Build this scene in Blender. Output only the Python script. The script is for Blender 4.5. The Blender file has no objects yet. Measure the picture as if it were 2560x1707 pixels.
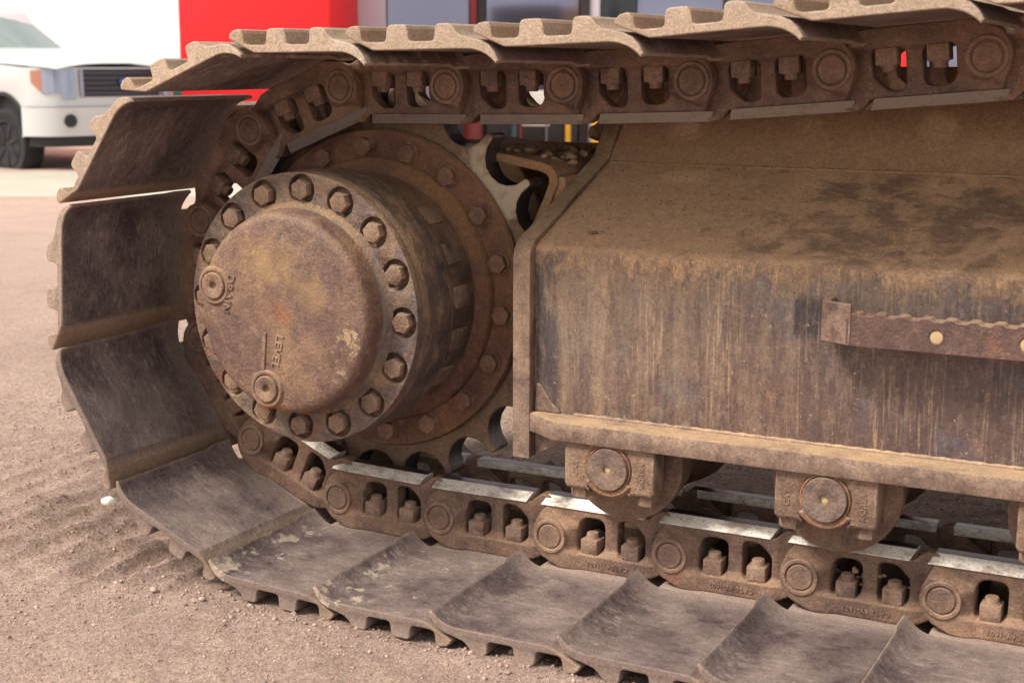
import bpy, bmesh, math, random
import numpy as np
from mathutils import Vector, Matrix
from mathutils.geometry import tessellate_polygon
R = math.radians
PI = math.pi
random.seed(7)
rng = np.random.default_rng(11)
scene = bpy.context.scene

# ------------------------------------------------------------------ camera
cam_data = bpy.data.cameras.new('camera')
cam = bpy.data.objects.new('camera', cam_data)
scene.collection.objects.link(cam)
scene.camera = cam
CAM = Vector((1.0977, -1.8715, 0.6885))
YAW, PITCH, ROLL = 0.47985, 0.18738, 0.0015
fwd = Vector((-math.sin(YAW) * math.cos(PITCH), math.cos(YAW) * math.cos(PITCH), -math.sin(PITCH)))
rgt = Vector((math.cos(YAW), math.sin(YAW), 0.0))
upv = rgt.cross(fwd)
r2 = math.cos(ROLL) * rgt + math.sin(ROLL) * upv
u2 = -math.sin(ROLL) * rgt + math.cos(ROLL) * upv
M = Matrix((r2, u2, -fwd)).transposed().to_4x4()
M.translation = CAM
cam.matrix_world = M
cam_data.sensor_width = 36.0
cam_data.lens = 36.0 * 3658.26 / 2560.0
cam_data.clip_start = 0.05
cam_data.clip_end = 2000.0
cam_data.dof.use_dof = True
cam_data.dof.focus_distance = 2.25
cam_data.dof.aperture_fstop = 9.0
scene.render.resolution_x = 1024
scene.render.resolution_y = 682

# ------------------------------------------------------------------ sky and sun
SUN_EL, SUN_AZ = R(50), R(-126)      # direction towards the sun, azimuth from +x
world = bpy.data.worlds.new("World")
scene.world = world
world.use_nodes = True
wn, wl = world.node_tree.nodes, world.node_tree.links
bg = wn['Background']
sky = wn.new('ShaderNodeTexSky')
sky.sky_type = 'NISHITA'
sky.sun_disc = False
sky.sun_elevation = SUN_EL
sky.sun_rotation = PI / 2 - SUN_AZ
sky.dust_density = 3.0
tc = wn.new('ShaderNodeTexCoord')
mp = wn.new('ShaderNodeMapping'); mp.inputs['Scale'].default_value = (1, 1, 2.6)
cl = wn.new('ShaderNodeTexNoise'); cl.inputs['Scale'].default_value = 2.2; cl.inputs['Detail'].default_value = 7
cr = wn.new('ShaderNodeMapRange')
cr.inputs['From Min'].default_value = 0.30; cr.inputs['From Max'].default_value = 0.52
cr.inputs['To Min'].default_value = 0.35; cr.inputs['To Max'].default_value = 1.0
c2 = wn.new('ShaderNodeTexNoise'); c2.inputs['Scale'].default_value = 5.0; c2.inputs['Detail'].default_value = 6
cc = wn.new('ShaderNodeValToRGB')
cc.color_ramp.elements[0].position = 0.36; cc.color_ramp.elements[0].color = (0.72, 0.71, 0.74, 1)
cc.color_ramp.elements[1].position = 0.56; cc.color_ramp.elements[1].color = (1.0, 0.97, 0.91, 1)
sc_ = wn.new('ShaderNodeVectorMath'); sc_.operation = 'SCALE'; sc_.inputs['Scale'].default_value = 9.5
mx = wn.new('ShaderNodeMix'); mx.data_type = 'RGBA'
wl.new(tc.outputs['Generated'], mp.inputs['Vector'])
wl.new(mp.outputs['Vector'], cl.inputs['Vector']); wl.new(mp.outputs['Vector'], c2.inputs['Vector'])
wl.new(cl.outputs['Fac'], cr.inputs['Value']); wl.new(cr.outputs['Result'], mx.inputs[0])
wl.new(c2.outputs['Fac'], cc.inputs['Fac']); wl.new(cc.outputs['Color'], sc_.inputs[0])
wl.new(sky.outputs['Color'], mx.inputs[6]); wl.new(sc_.outputs['Vector'], mx.inputs[7])
wl.new(mx.outputs[2], bg.inputs['Color'])
bg.inputs['Strength'].default_value = 0.08

sd = bpy.data.lights.new('sun', 'SUN')
sd.energy = 2.7; sd.angle = R(16); sd.color = (1.0, 0.93, 0.82)
sun = bpy.data.objects.new('sun', sd)
scene.collection.objects.link(sun)
tosun = Vector((math.cos(SUN_EL) * math.cos(SUN_AZ), math.cos(SUN_EL) * math.sin(SUN_AZ), math.sin(SUN_EL)))
sun.rotation_euler = tosun.to_track_quat('Z', 'Y').to_euler()

vs = scene.view_settings
vs.view_transform = 'Standard'; vs.look = 'None'; vs.gamma = 1.0; vs.use_curve_mapping = False
vs.exposure = 1.0
scene.render.engine = 'CYCLES'
scene.cycles.max_bounces = 6

# ------------------------------------------------------------------ helpers
COL = scene.collection

def srgb(r, g, b):
    f = lambda c: c / 12.92 if c <= 0.04045 else ((c + 0.055) / 1.055) ** 2.4
    return (f(r / 255), f(g / 255), f(b / 255), 1)

def tag(o, label=None, cat=None, group=None, kind=None):
    if label: o['label'] = label
    if cat: o['category'] = cat
    if group: o['group'] = group
    if kind: o['kind'] = kind
    return o

def empty(name, loc=(0, 0, 0), rz=0.0, parent=None):
    o = bpy.data.objects.new(name, None)
    COL.objects.link(o); o.location = loc; o.rotation_euler = (0, 0, rz); o.parent = parent
    o.empty_display_size = 0.1
    return o

def link(name, me, mat=None, parent=None, smooth=35):
    if mat is not None:
        if len(me.materials) == 0: me.materials.append(mat)
    if smooth:
        me.polygons.foreach_set('use_smooth', [True] * len(me.polygons))
        me.set_sharp_from_angle(angle=R(smooth))
    o = bpy.data.objects.new(name, me)
    COL.objects.link(o); o.parent = parent
    return o

def mesh_py(verts, faces, name='m'):
    me = bpy.data.meshes.new(name); me.from_pydata([tuple(v) for v in verts], [], faces); me.update()
    return me

def join(*ms):
    bm = bmesh.new()
    for m in ms: bm.from_mesh(m)
    me = bpy.data.meshes.new('j'); bm.to_mesh(me); bm.free()
    return me

def area(pts):
    return 0.5 * sum(pts[i][0] * pts[(i + 1) % len(pts)][1] - pts[(i + 1) % len(pts)][0] * pts[i][1] for i in range(len(pts)))

def inset(pts, d):
    n = len(pts); out = []
    for k in range(n):
        p = Vector(pts[k]); a = Vector(pts[k - 1]); b = Vector(pts[(k + 1) % n])
        e0 = (p - a); e1 = (b - p)
        if e0.length < 1e-9 or e1.length < 1e-9: out.append(tuple(p)); continue
        e0.normalize(); e1.normalize()
        n0 = Vector((-e0.y, e0.x)); n1 = Vector((-e1.y, e1.x)); m = n0 + n1
        if m.length < 1e-6: out.append(tuple(p + n0 * d)); continue
        m.normalize(); out.append(tuple(p + m * (d / max(0.5, m.dot(n0)))))
    return out

def plate(outline, y0, y1, bevel=0.0015, holes=(), res=1, mat4=None):
    """outline in (x,z) made solid between y0 and y1, edges rounded, holes cut through"""
    loops = []
    for k, pts in enumerate([outline] + list(holes)):
        q = []
        for p_ in pts:
            p_ = (p_[0], p_[1])
            if not q or (Vector(p_) - Vector(q[-1])).length > 2e-5: q.append(p_)
        if (Vector(q[0]) - Vector(q[-1])).length < 2e-5: q.pop()
        a = area(q)
        if (k == 0 and a < 0) or (k > 0 and a > 0): q = q[::-1]
        loops.append(q)
    steps = [(bevel * (1 - math.sin(PI / 2 * t / res)), bevel * (1 - math.cos(PI / 2 * t / res))) for t in range(res + 1)] if bevel > 0 else [(0, 0)]
    rings = [(d, y0 + e) for d, e in steps] + [(d, y1 - e) for d, e in reversed(steps)]
    V_, F_ = [], []; starts = []
    for q in loops:
        n = len(q); base = len(V_); starts.append(base)
        for d, y in rings:
            for p_ in (inset(q, d) if d > 0 else q): V_.append((p_[0], y, p_[1]))
        for r_ in range(len(rings) - 1):
            for k in range(n):
                a = base + r_ * n + k; b = base + r_ * n + (k + 1) % n
                F_.append((a, b, b + n, a + n))
    for side in (0, len(rings) - 1):
        vl = []; idx = []
        for q, base in zip(loops, starts):
            n = len(q); ids = list(range(base + side * n, base + side * n + n))
            idx += ids; vl.append([Vector((V_[i_][0], V_[i_][2], 0)) for i_ in ids])
        for tri in tessellate_polygon(vl):
            F_.append(tuple(idx[i_] for i_ in tri))
    me = bpy.data.meshes.new('p'); me.from_pydata(V_, [], F_)
    bm = bmesh.new(); bm.from_mesh(me)
    bmesh.ops.recalc_face_normals(bm, faces=bm.faces)
    bm.to_mesh(me); bm.free(); me.update()
    if mat4: me.transform(mat4)
    return me

def circ(cx, cz, r, n=24, a0=0.0, a1=2 * PI, close=True):
    m = n if close and abs(a1 - a0 - 2 * PI) < 1e-6 else n + 1
    return [(cx + r * math.cos(a0 + (a1 - a0) * i / n), cz + r * math.sin(a0 + (a1 - a0) * i / n)) for i in range(m)]

def fillet(pts, r, n=4):
    out = []; N = len(pts)
    for i in range(N):
        p = Vector(pts[i][:2]); rr = pts[i][2] if len(pts[i]) > 2 else r
        a = Vector(pts[i - 1][:2]) - p; b = Vector(pts[(i + 1) % N][:2]) - p
        if rr <= 0: out.append(tuple(p)); continue
        ang = a.angle(b)
        if ang > PI - 0.05: out.append(tuple(p)); continue
        t = min(rr / math.tan(ang / 2), a.length * 0.45, b.length * 0.45)
        q0 = p + a.normalized() * t; q1 = p + b.normalized() * t
        for k in range(n + 1):
            s = k / n
            out.append(tuple((1 - s) ** 2 * q0 + 2 * s * (1 - s) * p + s * s * q1))
    return out

def box(x0, x1, y0, y1, z0, z1, bevel=0.0015):
    bm = bmesh.new()
    bmesh.ops.create_cube(bm, size=1)
    for v in bm.verts:
        v.co = (x0 + (v.co.x + .5) * (x1 - x0), y0 + (v.co.y + .5) * (y1 - y0), z0 + (v.co.z + .5) * (z1 - z0))
    if bevel > 0:
        bmesh.ops.bevel(bm, geom=list(bm.edges), offset=bevel, segments=2, affect='EDGES', profile=0.5)
    me = bpy.data.meshes.new('b'); bm.to_mesh(me); bm.free()
    return me

def lathe(prof, cx=0, cz=0, seg=64, cap0=True, cap1=True):
    """profile [(radius, y)] turned round the y axis through (cx, cz)"""
    vs_, fs = [], []
    for r, y in prof:
        for i in range(seg):
            a = 2 * PI * i / seg
            vs_.append((cx + r * math.cos(a), y, cz + r * math.sin(a)))
    n = len(prof)
    for j in range(n - 1):
        for i in range(seg):
            k = (i + 1) % seg
            fs.append((j * seg + i, j * seg + k, (j + 1) * seg + k, (j + 1) * seg + i))
    if cap0: fs.append(tuple(range(seg)))
    if cap1: fs.append(tuple(reversed(range((n - 1) * seg, n * seg))))
    me = mesh_py(vs_, fs)
    bm = bmesh.new(); bm.from_mesh(me); bmesh.ops.recalc_face_normals(bm, faces=bm.faces); bm.to_mesh(me); bm.free()
    return me

def roty(phi, origin=(0, 0, 0)):
    """turn in the x-z plane by phi (x towards z)"""
    return Matrix.Translation(origin) @ Matrix.Rotation(-phi, 4, 'Y')

def text_mesh(body, size, depth=0.0012):
    cu = bpy.data.curves.new('t', 'FONT'); cu.body = body; cu.size = size; cu.extrude = depth
    cu.align_x = 'CENTER'; cu.align_y = 'CENTER'; cu.space_character = 1.15; cu.offset = size * 0.012
    ob = bpy.data.objects.new('t', cu); COL.objects.link(ob)
    dg = bpy.context.evaluated_depsgraph_get()
    me = bpy.data.meshes.new_from_object(ob.evaluated_get(dg))
    bpy.data.objects.remove(ob); bpy.data.curves.remove(cu); me.materials.clear()
    me.transform(Matrix(((1, 0, 0, 0), (0, 0, -1, 0), (0, 1, 0, 0), (0, 0, 0, 1))))   # faces -y
    return me

# ------------------------------------------------------------------ materials
class NT:
    def __init__(s, name):
        s.m = bpy.data.materials.new(name); s.m.use_nodes = True
        s.n, s.l = s.m.node_tree.nodes, s.m.node_tree.links
        s.b = s.n['Principled BSDF']; s.pos = s.n.new('ShaderNodeNewGeometry')
    def out(s, x): return x
    def val(s, inp, v):
        if hasattr(v, 'links') or hasattr(v, 'is_linked'): s.l.new(v, inp)
        else: inp.default_value = v
    def noise(s, scale, detail=5, vec=None, stretch=None, rough=0.55, dist=0.0):
        t = s.n.new('ShaderNodeTexNoise'); t.inputs['Scale'].default_value = scale
        t.inputs['Detail'].default_value = detail; t.inputs['Roughness'].default_value = rough
        t.inputs['Distortion'].default_value = dist
        v = vec or s.pos.outputs['Position']
        if stretch:
            mp_ = s.n.new('ShaderNodeMapping'); mp_.inputs['Scale'].default_value = stretch
            s.l.new(v, mp_.inputs['Vector']); v = mp_.outputs['Vector']
        s.l.new(v, t.inputs['Vector']); return t.outputs['Fac']
    def math(s, op, a, b=0.0, c=0.0, clamp=False):
        m = s.n.new('ShaderNodeMath'); m.operation = op; m.use_clamp = clamp
        for i, v in enumerate((a, b, c)):
            if i < len(m.inputs): s.val(m.inputs[i], v)
        return m.outputs[0]
    def rng(s, v, a, b, c=0.0, d=1.0):
        m = s.n.new('ShaderNodeMapRange'); m.clamp = True
        s.val(m.inputs['Value'], v)
        for k, x in zip(('From Min', 'From Max', 'To Min', 'To Max'), (a, b, c, d)): m.inputs[k].default_value = x
        return m.outputs['Result']
    def mix(s, f, a, b, mode='MIX'):
        m = s.n.new('ShaderNodeMix'); m.data_type = 'RGBA'; m.blend_type = mode
        s.val(m.inputs[0], f); s.val(m.inputs[6], a); s.val(m.inputs[7], b)
        return m.outputs[2]
    def sep(s, v):
        m = s.n.new('ShaderNodeSeparateXYZ'); s.l.new(v, m.inputs[0]); return m.outputs
    def bump(s, h, strength=0.3, dist=0.002):
        b = s.n.new('ShaderNodeBump'); b.inputs['Strength'].default_value = strength; b.inputs['Distance'].default_value = dist
        s.l.new(h, b.inputs['Height'])
        if s.b.inputs['Normal'].is_linked: s.l.new(s.b.inputs['Normal'].links[0].from_socket, b.inputs['Normal'])
        s.l.new(b.outputs['Normal'], s.b.inputs['Normal'])
    def grain(s, c, lo=0.70, hi=1.30, vec=None, jitter=0.0):
        a = s.rng(s.noise(380, 6, vec, rough=0.8), 0.36, 0.64, lo, hi)
        b = s.rng(s.noise(95, 8, vec, rough=0.75), 0.36, 0.64, 0.86, 1.14)
        k = s.math('MULTIPLY', a, b)
        if jitter:
            oi = s.n.new('ShaderNodeObjectInfo')
            k = s.math('MULTIPLY', k, s.rng(oi.outputs['Random'], 0, 1, 1 - jitter, 1 + jitter))
        cb = s.n.new('ShaderNodeCombineXYZ')
        for i in range(3): s.l.new(k, cb.inputs[i])
        return s.mix(1.0, c, cb.outputs[0], 'MULTIPLY')
    def edge(s, lo=0.52, hi=0.62):
        return s.rng(s.pos.outputs['Pointiness'], lo, hi)

DUST = srgb(176, 142, 104)
DUST2 = srgb(152, 120, 88)

def steel(name, base, base2, dust=DUST, rust=srgb(122, 68, 38), d_bias=0.0, d_up=0.35, rust_amt=0.15,
          streak=None, metallic=0.25, rough=0.62, scratch=0.0, pale=None, d_scale=7.0, bumpy=0.35, d_soft=0.12):
    t = NT(name)
    big = t.noise(d_scale, 8, rough=0.62); mid = t.noise(34, 6, rough=0.6); fine = t.noise(260, 4); grit = t.noise(900, 2)
    nz = t.sep(t.pos.outputs['Normal'])[2]
    d = t.math('MULTIPLY', big, 0.62); d = t.math('ADD', d, t.math('MULTIPLY', mid, 0.26)); d = t.math('ADD', d, t.math('MULTIPLY', fine, 0.14))
    d = t.math('ADD', d, t.math('MULTIPLY', t.math('MAXIMUM', nz, -0.2), d_up))
    if streak:
        st = t.noise(1.0, 6, stretch=streak, rough=0.6)
        d = t.math('ADD', d, t.math('MULTIPLY', t.math('SUBTRACT', st, 0.5), 0.5))
    dm = t.rng(d, 0.56 - d_bias - d_soft, 0.56 - d_bias + d_soft)
    var = t.rng(t.noise(22, 10, rough=0.72), 0.38, 0.62)
    c = t.mix(var, base, base2)
    c = t.mix(t.rng(t.noise(120, 8, rough=0.75), 0.45, 0.66, 0.0, 0.6), c, tuple(x * 0.5 for x in base[:3]) + (1,))
    c = t.mix(t.rng(t.noise(75, 9, rough=0.75), 0.53, 0.68, 0.0, 0.6), c, tuple(min(1, x * 1.7) for x in base[:3]) + (1,))
    if pale:
        sc = t.noise(1.0, 6, stretch=pale[0], rough=0.7)
        c = t.mix(t.rng(sc, 0.56, 0.70, 0, pale[2]), c, pale[1])
    dc = t.mix(t.rng(mid, 0.3, 0.7), dust, tuple(x * 0.66 for x in dust[:3]) + (1,))
    dc = t.mix(t.rng(grit, 0.35, 0.7, 0, 0.35), dc, tuple(min(1, x * 1.45) for x in dust[:3]) + (1,))
    c = t.mix(dm, c, dc)
    rn = t.noise(11, 9, rough=0.7, stretch=(1.3, 1.1, 0.9))
    rm = t.rng(rn, 0.66 - rust_amt, 0.76 - rust_amt * 0.8, 0, 0.85)
    c = t.mix(t.math('MULTIPLY', rm, t.rng(dm, 0, 1, 1, 0.35)), c, rust)
    # worn, brighter edges
    e = t.math('MULTIPLY', t.edge(0.53, 0.60), t.rng(mid, 0.35, 0.6))
    c = t.mix(t.math('MULTIPLY', e, 0.5), c, srgb(168, 146, 128))
    c = t.grain(c, jitter=0.10)
    c = t.mix(1.0, c, (1.0, 0.94, 0.93, 1), 'MULTIPLY')
    t.l.new(c, t.b.inputs['Base Color'])
    t.l.new(t.rng(dm, 0, 1, metallic, 0.0), t.b.inputs['Metallic'])
    t.l.new(t.math('ADD', t.rng(dm, 0, 1, rough, 0.95), t.math('MULTIPLY', t.math('SUBTRACT', fine, 0.5), 0.3)), t.b.inputs['Roughness'])
    t.bump(mid, bumpy * 1.3, 0.004); t.bump(fine, min(1, bumpy * 1.8), 0.0018); t.bump(grit, 0.25, 0.0005); t.bump(dm, 0.25, 0.0012)
    return t.m

M_link = steel('dusty_link_steel', srgb(112, 90, 80), srgb(84, 68, 63), d_bias=0.0, d_up=0.12, dust=srgb(152, 124, 100), rust_amt=0.05, rust=srgb(134, 88, 60))
def shoe_mat():
    t = NT('worn_shoe_steel')
    tcn = t.n.new('ShaderNodeTexCoord'); oi = t.n.new('ShaderNodeObjectInfo')
    ad = t.n.new('ShaderNodeVectorMath'); ad.operation = 'ADD'
    cb = t.n.new('ShaderNodeCombineXYZ')
    t.l.new(t.math('MULTIPLY', oi.outputs['Random'], 13.0), cb.inputs[0]); t.l.new(t.math('MULTIPLY', oi.outputs['Random'], 7.0), cb.inputs[1])
    t.l.new(tcn.outputs['Object'], ad.inputs[0]); t.l.new(cb.outputs[0], ad.inputs[1]); V_ = ad.outputs[0]
    P = t.sep(tcn.outputs['Object']); rnd = oi.outputs['Random']
    big = t.noise(9, 8, V_, rough=0.62); mid = t.noise(38, 9, V_, rough=0.7); fine = t.noise(170, 7, V_, rough=0.75); grit = t.noise(700, 3, V_)
    c = t.mix(t.rng(t.noise(14, 9, V_, rough=0.65), 0.36, 0.62), srgb(84, 72, 74), srgb(118, 104, 100))
    c = t.mix(t.rng(fine, 0.44, 0.62, 0, 0.6), c, srgb(58, 48, 52))
    # pale rubbing streaks along the running direction
    st = t.noise(1.0, 8, V_, stretch=(42, 120, 100), rough=0.78, dist=0.4)
    c = t.mix(t.math('MULTIPLY', t.rng(st, 0.50, 0.66, 0, 0.85), t.rng(big, 0.36, 0.58)), c, srgb(184, 170, 156))
    # dry dust lying in a soft patch over the middle, thin film elsewhere
    dmid = t.math('ADD', t.math('MULTIPLY', big, 0.6), t.math('MULTIPLY', mid, 0.4))
    mid_x = t.math('MULTIPLY', t.rng(P[0], -0.012, 0.03), t.rng(t.sep(t.pos.outputs['Position'])[2], 0.1, 0.3, 1, 0.25))
    dm = t.rng(t.math('ADD', dmid, t.math('MULTIPLY', mid_x, 0.10)), 0.46, 0.70, 0, 0.75)
    # tan dust next to the chain, on the bent tail and on the ends of the plate
    near = t.rng(t.math('ADD', P[1], t.math('MULTIPLY', t.math('SUBTRACT', mid, 0.5), 0.12)), -0.075, -0.005)
    tail = t.rng(t.math('ADD', P[0], t.math('MULTIPLY', t.math('SUBTRACT', mid, 0.5), 0.02)), 0.134, 0.146)
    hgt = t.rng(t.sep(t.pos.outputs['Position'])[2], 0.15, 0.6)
    endf = t.rng(P[1], -0.2765, -0.2750, 1, 0)
    outer = t.rng(P[2], -0.0560, -0.0540, 0.85, 0)
    ex = t.math('MAXIMUM', t.math('MAXIMUM', near, tail), t.math('MAXIMUM', endf, outer))
    dm = t.math('MAXIMUM', dm, t.math('MULTIPLY', ex, t.rng(fine, 0.3, 0.6, 0.75, 1.0)))
    dust = t.mix(t.rng(mid, 0.35, 0.65), srgb(160, 143, 134), srgb(136, 120, 114))
    dust = t.mix(t.rng(grit, 0.4, 0.7, 0, 0.4), dust, srgb(178, 156, 130))
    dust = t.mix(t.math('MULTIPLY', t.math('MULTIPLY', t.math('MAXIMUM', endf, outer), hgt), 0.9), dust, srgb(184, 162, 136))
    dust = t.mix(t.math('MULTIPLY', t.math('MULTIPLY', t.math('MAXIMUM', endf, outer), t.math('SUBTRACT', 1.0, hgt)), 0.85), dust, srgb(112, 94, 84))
    dust = t.mix(t.math('MULTIPLY', tail, 0.5), dust, srgb(150, 122, 88))
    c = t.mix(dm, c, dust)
    # caked pale mud by the raised lip of a few shoes
    lip = t.math('MULTIPLY', t.rng(P[0], -0.03, 0.045, 1, 0), t.rng(P[1], -0.30, -0.06, 0.9, 0.6))
    mud = t.rng(t.math('ADD', t.math('MULTIPLY', t.noise(26, 9, V_, rough=0.7, stretch=(1, .8, 1)), 1.0), t.math('MULTIPLY', lip, 0.15)), 0.625, 0.66)
    wp = t.sep(t.pos.outputs['Position'])
    mud = t.math('MULTIPLY', mud, t.math('MULTIPLY', t.rng(wp[0], 0.08, 0.14, 1, 0), t.rng(wp[0], -0.26, -0.22)))
    on = t.rng(t.math('FRACT', t.math('MULTIPLY', rnd, 37.0)), -1, -0.5)
    c = t.mix(t.math('MULTIPLY', mud, t.math('MULTIPLY', on, 0.8)), c, srgb(190, 174, 154))
    spot = t.rng(t.noise(20, 6, V_, rough=0.6), 0.70, 0.74, 0, 0.6); c = t.mix(spot, c, srgb(70, 56, 52))
    c = t.mix(t.math('MULTIPLY', t.edge(0.53, 0.60), 0.6), c, srgb(176, 156, 138))
    c = t.grain(c, 0.72, 1.28, V_, 0.08)
    c = t.mix(1.0, c, (0.87, 0.84, 0.86, 1), 'MULTIPLY')
    t.l.new(c, t.b.inputs['Base Color'])
    t.l.new(t.rng(dm, 0, 1, 0.25, 0.0), t.b.inputs['Metallic']); t.l.new(t.rng(dm, 0, 1, 0.55, 0.9), t.b.inputs['Roughness'])
    t.bump(big, 0.25, 0.01); t.bump(mid, 0.5, 0.004); t.bump(fine, 0.7, 0.0016); t.bump(st, 0.4, 0.0012); t.bump(grit, 0.4, 0.0006)
    return t.m
M_shoe = shoe_mat()
M_cover = steel('rusty_cover_steel', srgb(120, 96, 84), srgb(98, 78, 72), dust=srgb(164, 134, 98), d_bias=-0.05, d_up=0.1,
                rust_amt=0.05, rust=srgb(136, 88, 58), d_scale=9)
M_hub = steel('hub_steel', srgb(112, 94, 84), srgb(82, 78, 80), dust=srgb(158, 132, 102), d_bias=-0.02, d_up=0.2, rust_amt=0.10, d_scale=16,
              bumpy=0.5)
M_ring = steel('rusty_ring_steel', srgb(104, 74, 62), srgb(80, 58, 52), dust=srgb(140, 106, 74), d_bias=0.02, d_up=0.2, rust_amt=0.10,
               rust=srgb(122, 78, 56))
M_bolt = steel('rusty_bolt_steel', srgb(112, 88, 76), srgb(88, 68, 60), dust=srgb(156, 130, 100), d_bias=0.02, d_up=0.1, rust_amt=0.04,
               rust=srgb(140, 90, 64), bumpy=0.8)
M_rbolt = steel('red_rust_bolt', srgb(118, 82, 68), srgb(96, 68, 58), dust=srgb(140, 110, 84), d_bias=0.0, d_up=0.1, rust_amt=0.12,
                rust=srgb(140, 76, 52), bumpy=0.8)
M_teeth = steel('sprocket_steel', srgb(112, 92, 76), srgb(92, 76, 64), dust=srgb(146, 122, 92), d_bias=0.02, d_up=0.1, rust_amt=0.05,
                metallic=0.3)
M_roller = steel('roller_steel', srgb(120, 98, 84), srgb(94, 76, 68), dust=srgb(162, 136, 108), d_bias=0.0, d_up=0.1, rust_amt=0.04)
M_collar = steel('collar_rust', srgb(134, 98, 72), srgb(106, 80, 64), dust=srgb(158, 122, 84), d_bias=-0.05, d_up=0.1, rust_amt=0.14,
                 rust=srgb(164, 100, 56))
M_cap = steel('grey_cap_steel', srgb(112, 96, 88), srgb(84, 72, 70), dust=srgb(144, 118, 92), d_bias=-0.04, d_up=0.1, rust_amt=0.05)
M_flange = steel('dusty_flange', srgb(122, 102, 90), srgb(92, 76, 70), dust=srgb(172, 146, 114), d_bias=-0.06, d_up=0.26, rust_amt=0.04,
                 streak=(25, 25, 3), bumpy=0.18)
M_step = steel('step_steel', srgb(108, 84, 76), srgb(84, 68, 66), dust=srgb(156, 130, 106), d_bias=-0.10, d_up=0.25, rust_amt=0.06,
               rust=srgb(130, 88, 66))
M_guard = steel('guard_plate', srgb(130, 100, 74), srgb(112, 86, 66), dust=srgb(168, 132, 92), d_bias=0.12, d_up=0.2, rust_amt=0.05)

def rail_mat():
    t = NT('polished_rail')
    f = t.noise(300, 4); m = t.noise(45, 8, rough=0.75, stretch=(0.5, 1, 1))
    wz = t.rng(t.sep(t.pos.outputs['Position'])[2], 0.12, 0.3)
    c = t.mix(t.rng(m, 0.46, 0.62, 0, 0.85), srgb(228, 220, 208), srgb(150, 130, 116))  # polished steel, whitened for the sky it reflects
    c = t.mix(t.rng(f, 0.55, 0.68, 0, 0.6), c, srgb(130, 108, 94))
    c = t.mix(t.math('MULTIPLY', wz, t.rng(m, 0.3, 0.55, 0.95, 0.75)), c, srgb(96, 82, 78))  # upper run: dust tone, darkened too because its rails face away from the sky
    t.l.new(c, t.b.inputs['Base Color'])
    t.l.new(t.math('MULTIPLY', t.math('SUBTRACT', 1.0, wz), 0.45), t.b.inputs['Metallic'])
    t.l.new(t.rng(m, 0.35, 0.7, 0.36, 0.65), t.b.inputs['Roughness'])
    t.bump(f, 0.5, 0.0006); t.bump(m, 0.4, 0.0014)
    return t.m
M_rail = rail_mat()

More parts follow.
